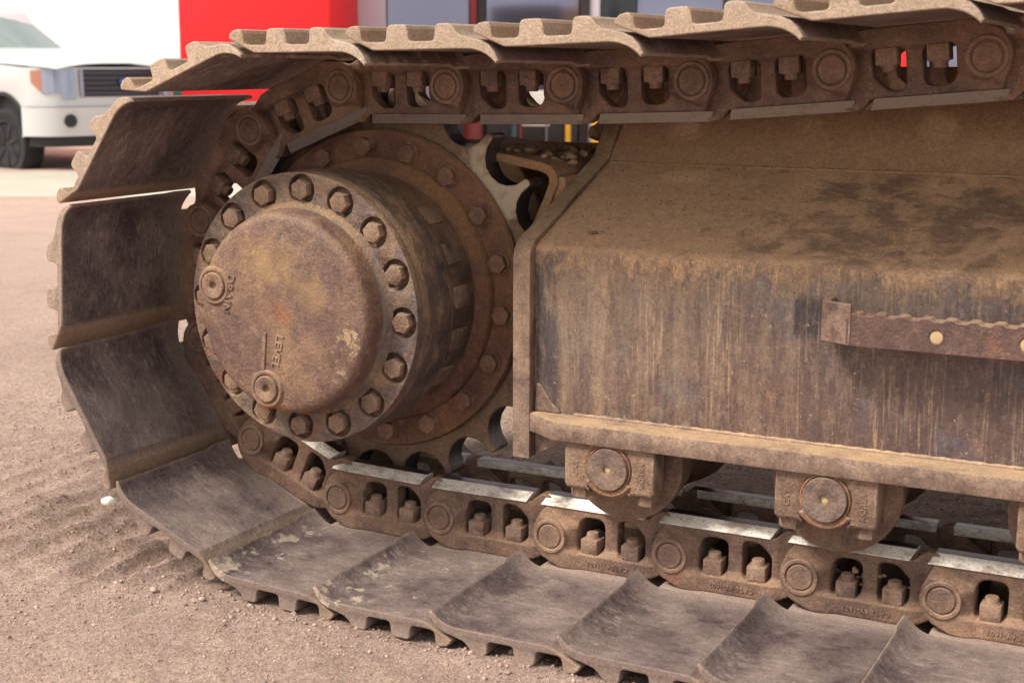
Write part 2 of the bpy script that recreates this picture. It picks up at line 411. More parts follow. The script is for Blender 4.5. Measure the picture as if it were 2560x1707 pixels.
def frame_mat():
    t = NT('track_frame_paint')
    P = t.sep(t.pos.outputs['Position'])
    nz = t.sep(t.pos.outputs['Normal'])[2]
    big = t.noise(6, 8, rough=0.65); mid = t.noise(40, 6, rough=0.65); fine = t.noise(300, 4); grit = t.noise(1000, 2)
    # vertical dust runs on the side, smears across the slope
    st = t.noise(1.0, 9, stretch=(30, 10, 3.4), rough=0.72, dist=0.5)
    st2 = t.noise(1.0, 8, stretch=(120, 30, 12), rough=0.7, dist=0.4)
    sm = t.noise(1.0, 12, stretch=(13, 17, 17), rough=0.74, dist=0.35)
    base = t.mix(t.rng(t.noise(5, 7, rough=0.6), 0.35, 0.62), srgb(104, 84, 74), srgb(80, 66, 64))
    blue = t.math('MULTIPLY', t.rng(t.noise(11, 6, stretch=(1, 1, .8), rough=0.6), 0.55, 0.64), 0.75)
    base = t.mix(blue, base, srgb(84, 82, 88))
    band = t.math('MULTIPLY', t.rng(P[0], 0.208, 0.226, 1, 0), t.rng(t.noise(22, 8, stretch=(1, 1, .35), rough=0.7), 0.34, 0.48))
    base = t.mix(t.math('MULTIPLY', band, 0.9), base, srgb(58, 52, 56))
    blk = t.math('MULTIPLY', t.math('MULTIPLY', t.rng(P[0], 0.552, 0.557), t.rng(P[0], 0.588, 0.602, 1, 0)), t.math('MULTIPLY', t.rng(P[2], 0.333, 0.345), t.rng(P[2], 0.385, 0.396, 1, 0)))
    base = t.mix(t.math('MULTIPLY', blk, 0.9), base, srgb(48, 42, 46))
    orn = t.rng(t.noise(26, 8, rough=0.75, stretch=(1, 1, .5)), 0.63, 0.70, 0, 0.6)
    base = t.mix(orn, base, srgb(146, 98, 64))
    # side: dust decreasing downwards
    h = t.rng(P[2], 0.17, 0.435, 0.0, 1.0)
    h = t.math('POWER', h, 1.3)
    xr = t.rng(P[0], 0.25, 0.95, 0.08, -0.12)
    d = t.math('ADD', t.math('MULTIPLY', st, 0.62), t.math('MULTIPLY', st2, 0.25))
    d = t.math('ADD', d, t.math('MULTIPLY', mid, 0.16)); d = t.math('ADD', d, t.math('MULTIPLY', h, 0.14)); d = t.math('ADD', d, xr)
    side = t.rng(d, 0.52, 0.78, 0, 0.62)
    frg = t.math('ADD', t.math('MULTIPLY', t.math('SUBTRACT', t.noise(7, 6, rough=0.6), 0.5), 0.10), t.math('MULTIPLY', t.math('SUBTRACT', t.noise(1.0, 9, stretch=(60, 30, 26), rough=0.75, dist=0.8), 0.5), 0.16))
    topd = t.rng(t.math('ADD', P[2], frg), 0.385, 0.435, 0, 0.95)
    topd = t.math('MULTIPLY', topd, t.rng(t.noise(55, 8, rough=0.75), 0.36, 0.52, 0.45, 1.0))
    side = t.math('MAXIMUM', t.math('MULTIPLY', side, t.math('SUBTRACT', 1.0, t.math('MAXIMUM', blk, t.math('MULTIPLY', band, 0.75)))), topd)
    # slope: thick dust with bare scuffs
    s_ = t.math('ADD', t.math('MULTIPLY', sm, 0.75), t.math('MULTIPLY', mid, 0.25))
    s_ = t.math('ADD', s_, t.rng(P[0], 0.30, 0.60, 0.12, 0.0))
    s_ = t.math('ADD', s_, t.rng(P[2], 0.51, 0.56, 0.0, 0.12))
    sl = t.rng(s_, 0.45, 0.54, 0.42, 1.0)
    isup = t.rng(nz, 0.3, 0.7)
    dm = t.math('ADD', t.math('MULTIPLY', isup, sl), t.math('MULTIPLY', t.math('SUBTRACT', 1.0, isup), side))
    dust = t.mix(t.rng(mid, 0.3, 0.7), srgb(190, 156, 118), srgb(172, 140, 108))
    dust = t.mix(t.math('SUBTRACT', 1.0, t.math('MAXIMUM', isup, topd)), dust, srgb(160, 140, 114))
    dust = t.mix(t.rng(grit, 0.4, 0.7, 0, .3), dust, srgb(196, 164, 122))
    fl_ = t.noise(1.0, 9, stretch=(90, 90, 50), rough=0.75)
    c = t.mix(t.rng(fl_, 0.45, 0.64, 0, 0.6), base, srgb(70, 56, 54))
    c = t.mix(t.rng(t.noise(1.0, 9, stretch=(60, 60, 30), rough=0.75), 0.52, 0.68, 0, 0.5), c, srgb(150, 126, 108))
    run = t.rng(t.noise(1.0, 7, stretch=(230, 60, 11), rough=0.7, dist=0.5), 0.52, 0.62, 0, 0.55)
    run = t.math('MULTIPLY', run, t.math('MULTIPLY', t.math('SUBTRACT', 1.0, isup), t.rng(t.noise(1.0, 5, stretch=(18, 10, 3), rough=0.6), 0.42, 0.6)))
    c = t.mix(dm, c, dust)
    c = t.mix(run, c, srgb(176, 150, 118))
    dot = t.rng(t.noise(210, 4, rough=0.6), 0.645, 0.68, 0, 0.75)
    c = t.mix(t.math('MULTIPLY', dot, t.rng(mid, 0.42, 0.6)), c, srgb(190, 162, 126))
    drk = t.rng(t.noise(150, 6, rough=0.7, stretch=(1, 1, .5)), 0.60, 0.66, 0, 0.6)
    c = t.mix(t.math('MULTIPLY', drk, t.math('SUBTRACT', 1.0, isup)), c, srgb(62, 50, 50))
    scr = t.rng(t.noise(1.0, 5, stretch=(9, 20, 190), rough=0.6, dist=1.6), 0.68, 0.71, 0, 0.35)
    c = t.mix(t.math('MULTIPLY', scr, t.math('SUBTRACT', 1.0, isup)), c, srgb(170, 132, 100))
    c = t.grain(c, 0.72, 1.28)
    c = t.mix(1.0, c, (1.0, 0.96, 0.99, 1), 'MULTIPLY')
    t.l.new(c, t.b.inputs['Base Color'])
    t.l.new(t.rng(dm, 0, 1, 0.5, 0.95), t.b.inputs['Roughness'])
    t.l.new(t.rng(dm, 0, 1, 0.2, 0.0), t.b.inputs['Metallic'])
    t.bump(mid, 0.2, 0.002); t.bump(fine, 0.3, 0.001); t.bump(grit, 0.3, 0.0005); t.bump(dm, 0.6, 0.0025)
    return t.m
M_frame = frame_mat()

def patch(mat, col, thr, scale, where, stretch=None, amt=0.85, soft=0.05):
    """a stain of its own shape: noise above thr inside the region where(t, P)"""
    t = NT.__new__(NT); t.m = mat; t.n, t.l = mat.node_tree.nodes, mat.node_tree.links
    t.b = t.n['Principled BSDF']; t.pos = t.n.new('ShaderNodeNewGeometry')
    src = t.b.inputs['Base Color'].links[0].from_socket
    P = t.sep(t.pos.outputs['Position'])
    nz_ = t.noise(scale, 10, stretch=stretch, rough=0.72, dist=0.3)
    w = where(t, P)
    m = t.rng(t.math('ADD', nz_, t.math('MULTIPLY', t.math('SUBTRACT', w, 1.0), 0.5)), thr - soft, thr + soft, 0, amt)
    t.l.new(t.mix(m, src, col), t.b.inputs['Base Color'])
def blob(x, z, r):
    def f(t, P):
        dx = t.math('SUBTRACT', P[0], x); dz = t.math('SUBTRACT', P[2], z)
        d = t.math('SQRT', t.math('ADD', t.math('MULTIPLY', dx, dx), t.math('MULTIPLY', dz, dz)))
        return t.rng(d, r * 0.35, r, 1, 0)
    return f
HX, HZ = -0.1492, 0.3363
patch(M_cover, srgb(158, 128, 88), 0.46, 30, blob(HX - 0.01, HZ + 0.075, 0.075), amt=0.6, soft=0.16)
patch(M_cover, srgb(158, 128, 88), 0.46, 30, blob(HX + 0.055, HZ + 0.03, 0.055), amt=0.6, soft=0.16)
patch(M_cover, srgb(176, 150, 118), 0.50, 60, blob(HX + 0.115, HZ - 0.03, 0.05), amt=0.9)
patch(M_cover, srgb(176, 150, 118), 0.52, 60, blob(HX + 0.10, HZ - 0.085, 0.03), amt=0.9)
patch(M_cover, srgb(150, 84, 46), 0.40, 30, blob(HX + 0.004, HZ + 0.002, 0.030), amt=0.45, soft=0.14)
patch(M_cover, srgb(150, 88, 50), 0.42, 25, lambda t, P: t.rng(P[2], HZ - 0.142, HZ - 0.118, 1, 0), amt=0.7)
patch(M_cover, srgb(170, 130, 70), 0.50, 60, lambda t, P: t.rng(P[2], HZ - 0.142, HZ - 0.125, 1, 0), amt=0.7)
patch(M_teeth, srgb(196, 180, 156), 0.36, 40, blob(0.07, 0.52, 0.12), amt=0.8, soft=0.1)
patch(M_hub, srgb(56, 50, 52), 0.47, 26, lambda t, P: t.math('MULTIPLY', t.rng(P[1], -0.125, -0.112), t.rng(P[1], -0.052, -0.044, 1, 0)), stretch=(1, 2.2, 1), amt=0.6)
patch(M_hub, srgb(106, 106, 104), 0.52, 24, lambda t, P: t.rng(P[1], -0.150, -0.142, 1, 0.0), amt=0.6)

def ground_mat():
    t = NT('gravel_ground')
    big = t.noise(1.6, 5); mid = t.noise(14, 6, rough=0.7); f = t.noise(120, 5, rough=0.75); g = t.noise(420, 3, rough=0.7)
    c = t.mix(t.rng(big, 0.35, 0.65), srgb(204, 176, 162), srgb(176, 150, 142))
    c = t.mix(t.rng(mid, 0.35, 0.7, 0, .8), c, srgb(212, 182, 162))
    c = t.mix(t.rng(f, 0.34, 0.54, 0.8, 0), c, srgb(136, 114, 104))
    c = t.mix(t.rng(g, 0.36, 0.54, 0.75, 0), c, srgb(140, 118, 108))
    c = t.mix(t.rng(t.noise(650, 2), 0.60, 0.72, 0, .7), c, srgb(224, 206, 192))
    c = t.grain(c, 0.70, 1.32)
    t.l.new(c, t.b.inputs['Base Color']); t.b.inputs['Roughness'].default_value = 0.95
    t.b.inputs['Specular IOR Level'].default_value = 0.2
    t.bump(mid, 0.6, 0.014); t.bump(f, 1.0, 0.008); t.bump(g, 0.9, 0.004)
    return t.m
M_ground = ground_mat()

def plain(name, col, rough=0.6, metallic=0.0, var=0.12, scale=12, bump=0.0, spec=0.5):
    t = NT(name)
    n = t.noise(scale, 6)
    c = t.mix(t.rng(n, 0.3, 0.7), col, tuple(x * (1 - var) for x in col[:3]) + (1,))
    t.l.new(c, t.b.inputs['Base Color']); t.b.inputs['Roughness'].default_value = rough
    t.b.inputs['Metallic'].default_value = metallic; t.b.inputs['Specular IOR Level'].default_value = spec
    if bump: t.bump(t.noise(scale * 8, 5), bump, 0.01)
    return t.m

def stone_mat(name, a, b, sc=90):
    t = NT(name)
    oi = t.n.new('ShaderNodeObjectInfo')
    n = t.noise(sc, 4); w = t.noise(35, 3)
    c = t.mix(t.rng(n, 0.35, 0.65), a, b)
    c = t.mix(t.rng(w, 0.5, 0.65, 0, .6), c, tuple(x * 1.35 for x in a[:3]) + (1,))
    t.l.new(c, t.b.inputs['Base Color']); t.b.inputs['Roughness'].default_value = 0.9
    t.bump(t.noise(400, 3), 0.4, 0.001)
    return t.m
M_peb = stone_mat('pebble', srgb(182, 156, 142), srgb(110, 90, 84))
M_clod = stone_mat('clod', srgb(150, 122, 92), srgb(112, 88, 68))
M_white_stone = stone_mat('white_stone', srgb(222, 214, 204), srgb(196, 186, 174), 60)

# ------------------------------------------------------------------ ground
GZ = -0.0785

def vnoise(x, y, s, seed):
    """smooth value noise"""
    g = np.random.default_rng(seed).random((256, 256))
    u, v = x / s, y / s
    iu, iv = np.floor(u).astype(int), np.floor(v).astype(int)
    fu, fv = u - iu, v - iv
    fu, fv = fu * fu * (3 - 2 * fu), fv * fv * (3 - 2 * fv)
    a = g[iu % 256, iv % 256]; b = g[(iu + 1) % 256, iv % 256]; c = g[iu % 256, (iv + 1) % 256]; d = g[(iu + 1) % 256, (iv + 1) % 256]
    return (a * (1 - fu) + b * fu) * (1 - fv) + (c * (1 - fu) + d * fu) * fv - 0.5

def sstep(x, a, b):
    t = np.clip((x - a) / (b - a), 0, 1); return t * t * (3 - 2 * t)

def ground_h(x, y):
    x = np.asarray(x, float); y = np.asarray(y, float)
    d = (x - CAM.x) * -math.sin(YAW) + (y - CAM.y) * math.cos(YAW)     # distance along the lot
    z = GZ + (-0.515 - GZ) * sstep(d, 3.6, 14.0)
    fade = 1 - sstep(d, 5, 9)
    z = z + fade * (0.010 * vnoise(x, y, 0.33, 1) + 0.007 * vnoise(x, y, 0.09, 2) + 0.0045 * vnoise(x + 3, y, 0.032, 3) + 0.0035 * vnoise(x, y, 0.014, 4))
    # grouser prints left by the track
    wob = 0.12 * vnoise(x, y * 0.3, 0.25, 5)
    m = sstep(y, -0.42 + 0.12 * vnoise(x, y, 0.06, 12), -0.20) * (1 - 0.6 * sstep(y, 0.1, 0.4)) * (1 - sstep(y, 0.5, 0.62)) * (1 - sstep(x, -0.36, -0.24)) * sstep(x, -1.9, -0.9)
    brk = 0.25 + 1.2 * np.clip(vnoise(x * 1.4, y * 0.35, 0.10, 6) + 0.45, 0, 1)
    ph = (x + 0.25 * (y + 0.2) * 0.2 + wob * 0.16) / 0.0633
    z = z + m * brk * 0.0110 * (0.35 + 0.85 * sstep(x, -1.2, -0.5)) * (1.0 - 1.8 * np.abs(np.sin(PI * ph)) ** 0.7 + 0.3 * vnoise(x, y, 0.021, 21))
    # a little loose gravel pushed up along the outer ends of the shoes
    berm = np.exp(-((y + 0.30) / 0.03) ** 2) * (1 - sstep(x, 1.6, 2.2)) * sstep(x, -0.42, -0.15)
    z = z + berm * (0.006 + 0.012 * vnoise(x, y, 0.05, 7))
    return z

def axis(a, b, step, lo, hi):
    c = list(np.arange(a, b, step)); s = step
    L = [c[0]]
    while L[-1] > lo: s *= 1.16; L.append(L[-1] - s)
    s = step; H = [c[-1]]
    while H[-1] < hi: s *= 1.16; H.append(H[-1] + s)
    return np.array(L[:0:-1] + c + H[1:])
gx = axis(-1.7, 1.25, 0.0075, -900, 900); gy = axis(-0.85, 1.3, 0.0075, -900, 900)
X, Y = np.meshgrid(gx, gy, indexing='ij')
Z = ground_h(X, Y)
V = np.stack([X, Y, Z], -1).reshape(-1, 3)
nx, ny = len(gx), len(gy)
i, j = np.meshgrid(np.arange(nx - 1), np.arange(ny - 1), indexing='ij')
a = (i * ny + j).ravel()
F = np.stack([a, a + ny, a + ny + 1, a + 1], -1)
me = bpy.data.meshes.new('ground')
me.vertices.add(len(V)); me.vertices.foreach_set('co', V.ravel())
me.loops.add(F.size); me.loops.foreach_set('vertex_index', F.ravel().astype(np.int32))
me.polygons.add(len(F)); me.polygons.foreach_set('loop_start', np.arange(0, F.size, 4, dtype=np.int32))
me.polygons.foreach_set('loop_total', np.full(len(F), 4, dtype=np.int32))
me.update(calc_edges=True)
tag(link('ground', me, M_ground, None, 0), kind='structure')
me.polygons.foreach_set('use_smooth', [True] * len(me.polygons))

# ------------------------------------------------------------------ excavator: the chain
EX = empty('excavator', (0.4, 0.1, GZ))
tag(EX, 'dusty brown excavator on steel crawler tracks with a big rusty drive sprocket, standing on gravel', 'excavator')
EXO = Vector((0.4, 0.1, GZ))
LOC = Matrix.Translation(-EXO)
def part(name, me, mat, parent=None, smooth=35, world=True):
    """a part modelled in world coordinates, parented below the excavator"""
    o = link(name, me, mat, parent if parent else EX, smooth)
    if parent is None and world: o.location = -EXO
    return o

PIN = [(1.915, 0.715), (1.725, 0.715), (1.535, 0.715), (1.345, 0.7145), (1.155, 0.7125), (0.964, 0.7085), (0.7735, 0.6985), (0.583, 0.682), (0.3935, 0.6665), (0.2035, 0.6595),
       (0.0142, 0.6562), (-0.1712, 0.6540), (-0.3424, 0.5857), (-0.4475, 0.4365), (-0.4598, 0.2440), (-0.3592, 0.0810),
       (-0.1905, 0.0060)] + [(-0.0025 + 0.1900 * k, 0.0005) for k in range(11)]
NEAR_Y, PITCH_L = 0.0, 0.19

# one link plate, local x from the outer boss (0,0) to the inner eye (0.19,0), z towards the rail
def link_outline():
    o = [(-0.0115, 0.0420), (-0.0150, 0.0395), (-0.0210, 0.0270), (-0.0275, 0.0120), (-0.0295, -0.0020), (-0.0275, -0.0130),
         (-0.0225, -0.0240), (-0.0120, -0.0345), (0.0, -0.0405), (0.0130, -0.0462), (0.030, -0.0475), (0.075, -0.0475), (0.125, -0.0475),
         (0.158, -0.0440), (0.176, -0.0345), (0.190, -0.0330)]
    o += circ(0.19, 0, 0.033, 12, -PI / 2 + 0.2, PI / 2 - 0.35, False)
    o += [(0.186, 0.0500), (0.176, 0.0545), (0.163, 0.0545), (0.1545, 0.0480), (0.1480, 0.0420)]
    o += [(0.10, 0.0420), (0.04, 0.0420)]
    return o
W1 = fillet([(0.0392, -0.0215, .008), (0.0392, 0.0305, .022), (0.0805, 0.0300, .014), (0.0805, -0.0215, .014)], .01, 6)
W2 = fillet([(0.1015, -0.0215, .010), (0.1015, 0.0325, .010), (0.1260, 0.0320, .020), (0.1440, 0.0140, .014), (0.1440, -0.0215, .012)], .01, 6)

def ss(t_): t_ = max(0.0, min(1.0, t_)); return t_ * t_ * (3 - 2 * t_)
def link_front(x, z):
    """how far the outer face of the link lies behind the boss face"""
    x0 = 0.020 - 0.058 * ss((z - 0.012) / 0.030) + 0.006 * ss((-z - 0.01) / 0.02)
    f = 0.019 * ss((x - x0) / 0.026)
    f *= 1 - 0.62 * ss((-0.014 - z) / 0.011)
    return f + 0.0045 * ss((x - 0.150) / 0.016)
def link_back(x): return 0.0230 + 0.023 * ss((x - 0.026) / 0.014) + 0.001 * ss((x - 0.15) / 0.02)

def shape_link():
    me = plate(link_outline(), 0.0, 0.024, 0.0028, (W1, W2), 3)
    bm = bmesh.new(); bm.from_mesh(me)
    for xc in list(np.arange(-0.024, 0.056, 0.006)) + [0.066, 0.076, 0.088, 0.100, 0.112, 0.13, 0.148, 0.154, 0.160, 0.166, 0.172, 0.18]:
        g = list(bm.verts) + list(bm.edges) + list(bm.faces)
        bmesh.ops.bisect_plane(bm, geom=g, plane_co=(xc, 0, 0), plane_no=(1, 0, 0))
    for zc in (-0.036, -0.028, -0.025, -0.022, -0.0185, -0.015, -0.006, 0.006, 0.014, 0.020, 0.026, 0.032, 0.038):
        g = list(bm.verts) + list(bm.edges) + list(bm.faces)
        bmesh.ops.bisect_plane(bm, geom=g, plane_co=(0, 0, zc), plane_no=(0, 0, 1))
    for v in bm.verts:
        a_, b_ = link_front(v.co.x, v.co.z), link_back(v.co.x)
        w_ = v.co.y / 0.024
        if w_ < 0.25: v.co.y = a_ + v.co.y
        elif w_ > 0.75: v.co.y = b_ - (0.024 - v.co.y)
        else: v.co.y = a_ + (b_ - a_) * w_
    bmesh.ops.remove_doubles(bm, verts=bm.verts, dist=1e-6)
    me = bpy.data.meshes.new('l'); bm.to_mesh(me); bm.free()
    # boss ring round the pin, eye towards the bushing, nut ledges
    boss = lathe([(0.0262, 0.004), (0.0262, -0.0010), (0.0248, -0.0028), (0.0210, -0.0028), (0.0192, -0.0006), (0.0182, 0.004)], 0, 0, 36, False, False)
    eye = lathe([(0.031, 0.040), (0.031, 0.052), (0.027, 0.054)], 0.19, 0, 32, False, True)
    led = []
    for cx, w in ((0.0610, 0.0370), (0.1240, 0.0370)):
        led.append(box(cx - w / 2, cx + w / 2, 0.0100, 0.0455, -0.0330, -0.0212, 0.001))
    return join(me, boss, eye, *led)

ME_LINK = shape_link(); ME_LINK.materials.clear()
def rail_mesh():
    pr = [(-0.0070, 0.0548), (0.1440, 0.0548), (0.1500, 0.0500), (0.1460, 0.0420), (-0.0120, 0.0450)]
    v, f = [], []
    # chamfered tread: front edge low, back edge on the top
    fr = [(-0.0128, 0.0445), (0.1462, 0.0445)]; tp = [(-0.0068, 0.0560), (0.1525, 0.0560)]
    pts = [(-0.0240, 0.0158, 0.0412), (0.1420, 0.0158, 0.0412), (0.1500, 0.0280, 0.0556), (-0.0160, 0.0280, 0.0556),
           (-0.0170, 0.0480, 0.0556), (0.1500, 0.0480, 0.0556), (-0.0240, 0.0230, 0.0400), (0.1420, 0.0230, 0.0400),
           (-0.0170, 0.0480, 0.042), (0.1500, 0.0480, 0.042)]
    fs = [(0, 1, 2, 3), (3, 2, 5, 4), (0, 6, 7, 1), (0, 3, 6), (3, 4, 8), (3, 8, 6), (1, 7, 2), (2, 9, 5), (2, 7, 9), (4, 5, 9, 8), (6, 8, 9, 7)]
    me = mesh_py(pts, fs)
    bm = bmesh.new(); bm.from_mesh(me); bmesh.ops.recalc_face_normals(bm, faces=bm.faces)
    bmesh.ops.bevel(bm, geom=list(bm.edges), offset=0.0011, segments=2, affect='EDGES', profile=0.5)
    bm.to_mesh(me); bm.free(); return me
ME_RAIL = rail_mesh()
t = NT('rolled_tread_reflection'); t.b.inputs['Base Color'].default_value = srgb(70, 66, 72); t.b.inputs['Metallic'].default_value = 0.7
t.b.inputs['Roughness'].default_value = 0.33; t.bump(t.noise(300, 4), 0.3, 0.0005); M_tread = t.m
ME_RAIL.materials.append(M_rail); ME_RAIL.materials.append(M_tread)
for p_ in ME_RAIL.polygons: p_.material_index = 1 if p_.normal.z > 0.9 else 0  # same rail steel, tread faces painted dark for the frame underside they reflect
MIRY = Matrix.Translation((0, 0.2, 0)) @ Matrix.Scale(-1, 4, (0, 1, 0))
def mirrored(me):
    m = me.copy(); m.transform(MIRY); m.flip_normals(); return m
ME_LINK2, ME_RAIL2 = mirrored(ME_LINK), mirrored(ME_RAIL)
ME_PIN = lathe([(0.0178, 0.004), (0.0178, -0.0014), (0.0166, -0.0026), (0.006, -0.0030)], 0, 0, 32, False, True)
ME_BUSH = lathe([(0.0285, 0.050), (0.0285, 0.150)], 0, 0, 32)
def nut_mesh():
    b = box(-0.0136, 0.0136, -0.0136, 0.0136, 0, 0.0215, 0.0020)
    c = lathe([(0.0092, 0), (0.0092, 0.0285), (0.0080, 0.0300)], 0, 0, 20); c.transform(Matrix.Rotation(PI / 2, 4, 'X'))
    w = lathe([(0.0118, 0.018), (0.0112, 0.0228)], 0, 0, 20); w.transform(Matrix.Rotation(PI / 2, 4, 'X'))
    return join(b, c, w)
ME_NUT = nut_mesh()

# triple-grouser shoe, same local frame
def bez(p0, p1, p2, n): return [tuple((1 - k / n) ** 2 * p0[q] + 2 * (k / n) * (1 - k / n) * p1[q] + (k / n) ** 2 * p2[q] for q in (0, 1)) for k in range(n + 1)]
SH_IN = bez((-0.0420, -0.0280), (-0.0250, -0.0472), (0.0020, -0.0468), 9) + [(0.0100, -0.0469), (0.05, -0.0470), (0.10, -0.0470), (0.1280, -0.0471), (0.1350, -0.0474), (0.1390, -0.0490), (0.1440, -0.0512), (0.1745, -0.0650)]
def grouser(x0, x1, base, tip):
    return [(x1 + 0.0055, base), (x1 + 0.0020, base - 0.0018), (x1 + 0.0008, base - 0.0060), (x1 - 0.0004, tip + 0.0050), (x1 - 0.0028, tip + 0.0012), (x1 - 0.0075, tip), (x0 + 0.0075, tip), (x0 + 0.0028, tip + 0.0012), (x0 + 0.0004, tip + 0.0050), (x0 - 0.0008, base - 0.0060), (x0 - 0.0020, base - 0.0018), (x0 - 0.0055, base)]
SH_OUT = [(0.1772, -0.0672), (0.1760, -0.0722), (0.1700, -0.0770), (0.1610, -0.0785), (0.1560, -0.0772), (0.1535, -0.0730), (0.1525, -0.0640), (0.1505, -0.0598), (0.1460, -0.0576)]
SH_OUT += grouser(0.0830, 0.1140, -0.0574, -0.0786)
SH_OUT += [(0.0490, -0.0574), (0.0455, -0.0592), (0.0443, -0.0640), (0.0430, -0.0740), (0.0405, -0.0776), (0.0350, -0.0786), (0.0250, -0.0783), (0.0190, -0.0755), (0.0140, -0.0690), (0.0070, -0.0635), (-0.0060, -0.0600), (-0.0200, -0.0570), (-0.0320, -0.0510), (-0.0400, -0.0425), (-0.0455, -0.0315)]
MID_IN = [(-0.0130, -0.0470)] + [p for p in SH_IN if p[0] > 0.0085]
MID_OUT = [p for p in SH_OUT if p[0] > 0.0150] + [(-0.0130, -0.0560)]
SW = 0.2773
def shoe_mesh():
    full = SH_IN + SH_OUT; mid = MID_IN + MID_OUT
    a_ = plate(full, -SW, -0.0085, 0.0014); c_ = plate(full, 0.2085, 0.2 + SW, 0.0014); b_ = plate(mid, -0.0105, 0.2105, 0.0012)
    # corner of the lip ground back towards the chain, and uneven worn edge
    for m_ in (a_, c_):
        bm = bmesh.new(); bm.from_mesh(m_)
        for yy in np.linspace(-SW + 0.02, -0.02, 16):
            for s in ((yy,) if m_ is a_ else (0.2 - yy,)):
                g = list(bm.verts) + list(bm.edges) + list(bm.faces)
                bmesh.ops.bisect_plane(bm, geom=g, plane_co=(0, s, 0), plane_no=(0, 1, 0))
        for v in bm.verts:
            w = max(0, min(1, (-0.018 - v.co.x) / 0.02))
            yl = v.co.y if m_ is a_ else 0.2 - v.co.y
            n = math.sin(yl * 61) * 0.0003 + math.sin(yl * 137 + 1) * 0.0003 + (0.0040 if yl > -0.058 else 0) - (0.0010 if yl < -0.16 else 0)
            v.co.z += w * n; v.co.x -= w * n * 0.5
        bm.to_mesh(m_); bm.free()
    return join(a_, b_, c_)
ME_SHOE = shoe_mesh()
ME_STAMP = text_mesh('CAT®6Y-1607', 0.0095, 0.0010)
ME_STAMP.transform(Matrix.Translation((0.090, 0.0068, -0.0350)) @ Matrix.Rotation(PI, 4, 'Y'))

def station(k):
    A, B = Vector(PIN[k]), Vector(PIN[k + 1])
    d = B - A; phi = math.atan2(d.y, d.x)
    return A, phi, d.length / PITCH_L
SEEN = len(PIN) - 1
for k in range(SEEN):
    # travelling direction: on the lower run boss A is on the left, on the upper run on the right
    A, phi, sx = station(k)
    mat = Matrix.Translation(Vector((A.x, 0, A.y)) - EXO) @ Matrix.Rotation(-phi, 4, 'Y') @ Matrix.Diagonal((sx, 1, 1, 1))
    lk = link('track_link', ME_LINK, M_link, EX, 40 if k == 0 else 0); lk.matrix_local = mat
    rl = link('rail_tread', ME_RAIL, M_rail, lk, 0)
    pc = link('track_pin', ME_PIN, M_link, lk, 40 if k == 0 else 0)
    for nx_ in (0.0600, 0.1240):
        n_ = link('nut', ME_NUT, M_link, lk, 40 if k == 0 else 0)
        n_.location = (nx_, 0.0225, -0.0212); n_.rotation_euler = (0, 0, R(random.uniform(-5, 5)))
    if 0.0 < A.x < 1.6 and A.y < 0.2:
        link('casting_letters', ME_STAMP, M_link, lk, 0)
    l2 = link('track_link', ME_LINK2, M_link, EX, 0); l2.matrix_local = mat
    link('rail_tread', ME_RAIL2, M_rail, l2, 0)
    link('bushing', ME_BUSH, M_link, l2, 40 if k == 0 else 0)
    dy = {11: 0.004, 12: 0.014, 13: 0.016, 14: 0.014, 15: 0.015, 16: 0.008, 17: 0.003}.get(k, 0.0)      # side play of the chain on the sprocket
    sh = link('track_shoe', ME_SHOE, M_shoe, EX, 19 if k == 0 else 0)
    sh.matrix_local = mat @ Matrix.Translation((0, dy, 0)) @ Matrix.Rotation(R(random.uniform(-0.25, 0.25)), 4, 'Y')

# ------------------------------------------------------------------ excavator: drive sprocket and final drive
SX, SZ = -0.1492, 0.3363
def ring_pts(r, n=96): return circ(SX, SZ, r, n)
def sprocket_outline():
    pts = []; n = 21; a_tip = R(52.0)
    for k in range(n):
        c = a_tip + 2 * PI * k / n
        def P(r, da): pts.append((SX + r * math.cos(c + da), SZ + r * math.sin(c + da)))
        h = PI / n
        # tooth between the seats; seats are arcs of radius .030 about the pitch circle
        for da, r in ((-0.0175, 0.3120), (-0.010, 0.3145), (0.010, 0.3145), (0.0175, 0.3120)):
            P(r, da)
        sc = c + h
        cx, cz = 0.3080 * math.cos(sc), 0.3080 * math.sin(sc)
        for q in range(9):
            b = sc - R(92) - R(176) * q / 8
            pts.append((SX + cx + 0.0400 * math.cos(b), SZ + cz + 0.0400 * math.sin(b)))
    return pts
spk = part('drive_sprocket', plate(sprocket_outline(), 0.080, 0.126, 0.002, (ring_pts(0.19),), 1), M_teeth, smooth=30)
M_seat = steel('worn_tooth_seat', srgb(84, 84, 92), srgb(66, 64, 70), dust=srgb(130, 112, 92), d_bias=-0.2, d_up=0, metallic=0.6, rough=0.4, rust_amt=0.0)
spk.data.materials.append(M_seat)
for p_ in spk.data.polygons:
    if abs(p_.normal.y) < 0.3: p_.material_index = 1
ring = join(lathe([(0.19, 0.125), (0.2515, 0.079), (0.2530, 0.072), (0.2500, 0.0655), (0.2095, 0.0640), (0.2080, 0.0560), (0.2040, 0.0520), (0.1950, 0.0480), (0.188, 0.044), (0.17, 0.044)], SX, SZ, 128, False, False))
rg = part('sprocket_ring', ring, M_ring, spk); rg.location = (0, 0, 0)
def hexbolt(rh, h, wr, wh):
    hx = plate([(rh * math.cos(PI / 3 * k), rh * math.sin(PI / 3 * k)) for k in range(6)], -h - wh, -wh + 0.001, 0.0016, (), 2)
    ws = lathe([(wr, 0.0), (wr, -wh * 0.7), (wr - 0.0008, -wh)], 0, 0, 28, False, True)
    return join(hx, ws)
ME_RB = hexbolt(0.0150, 0.011, 0.0172, 0.0025)
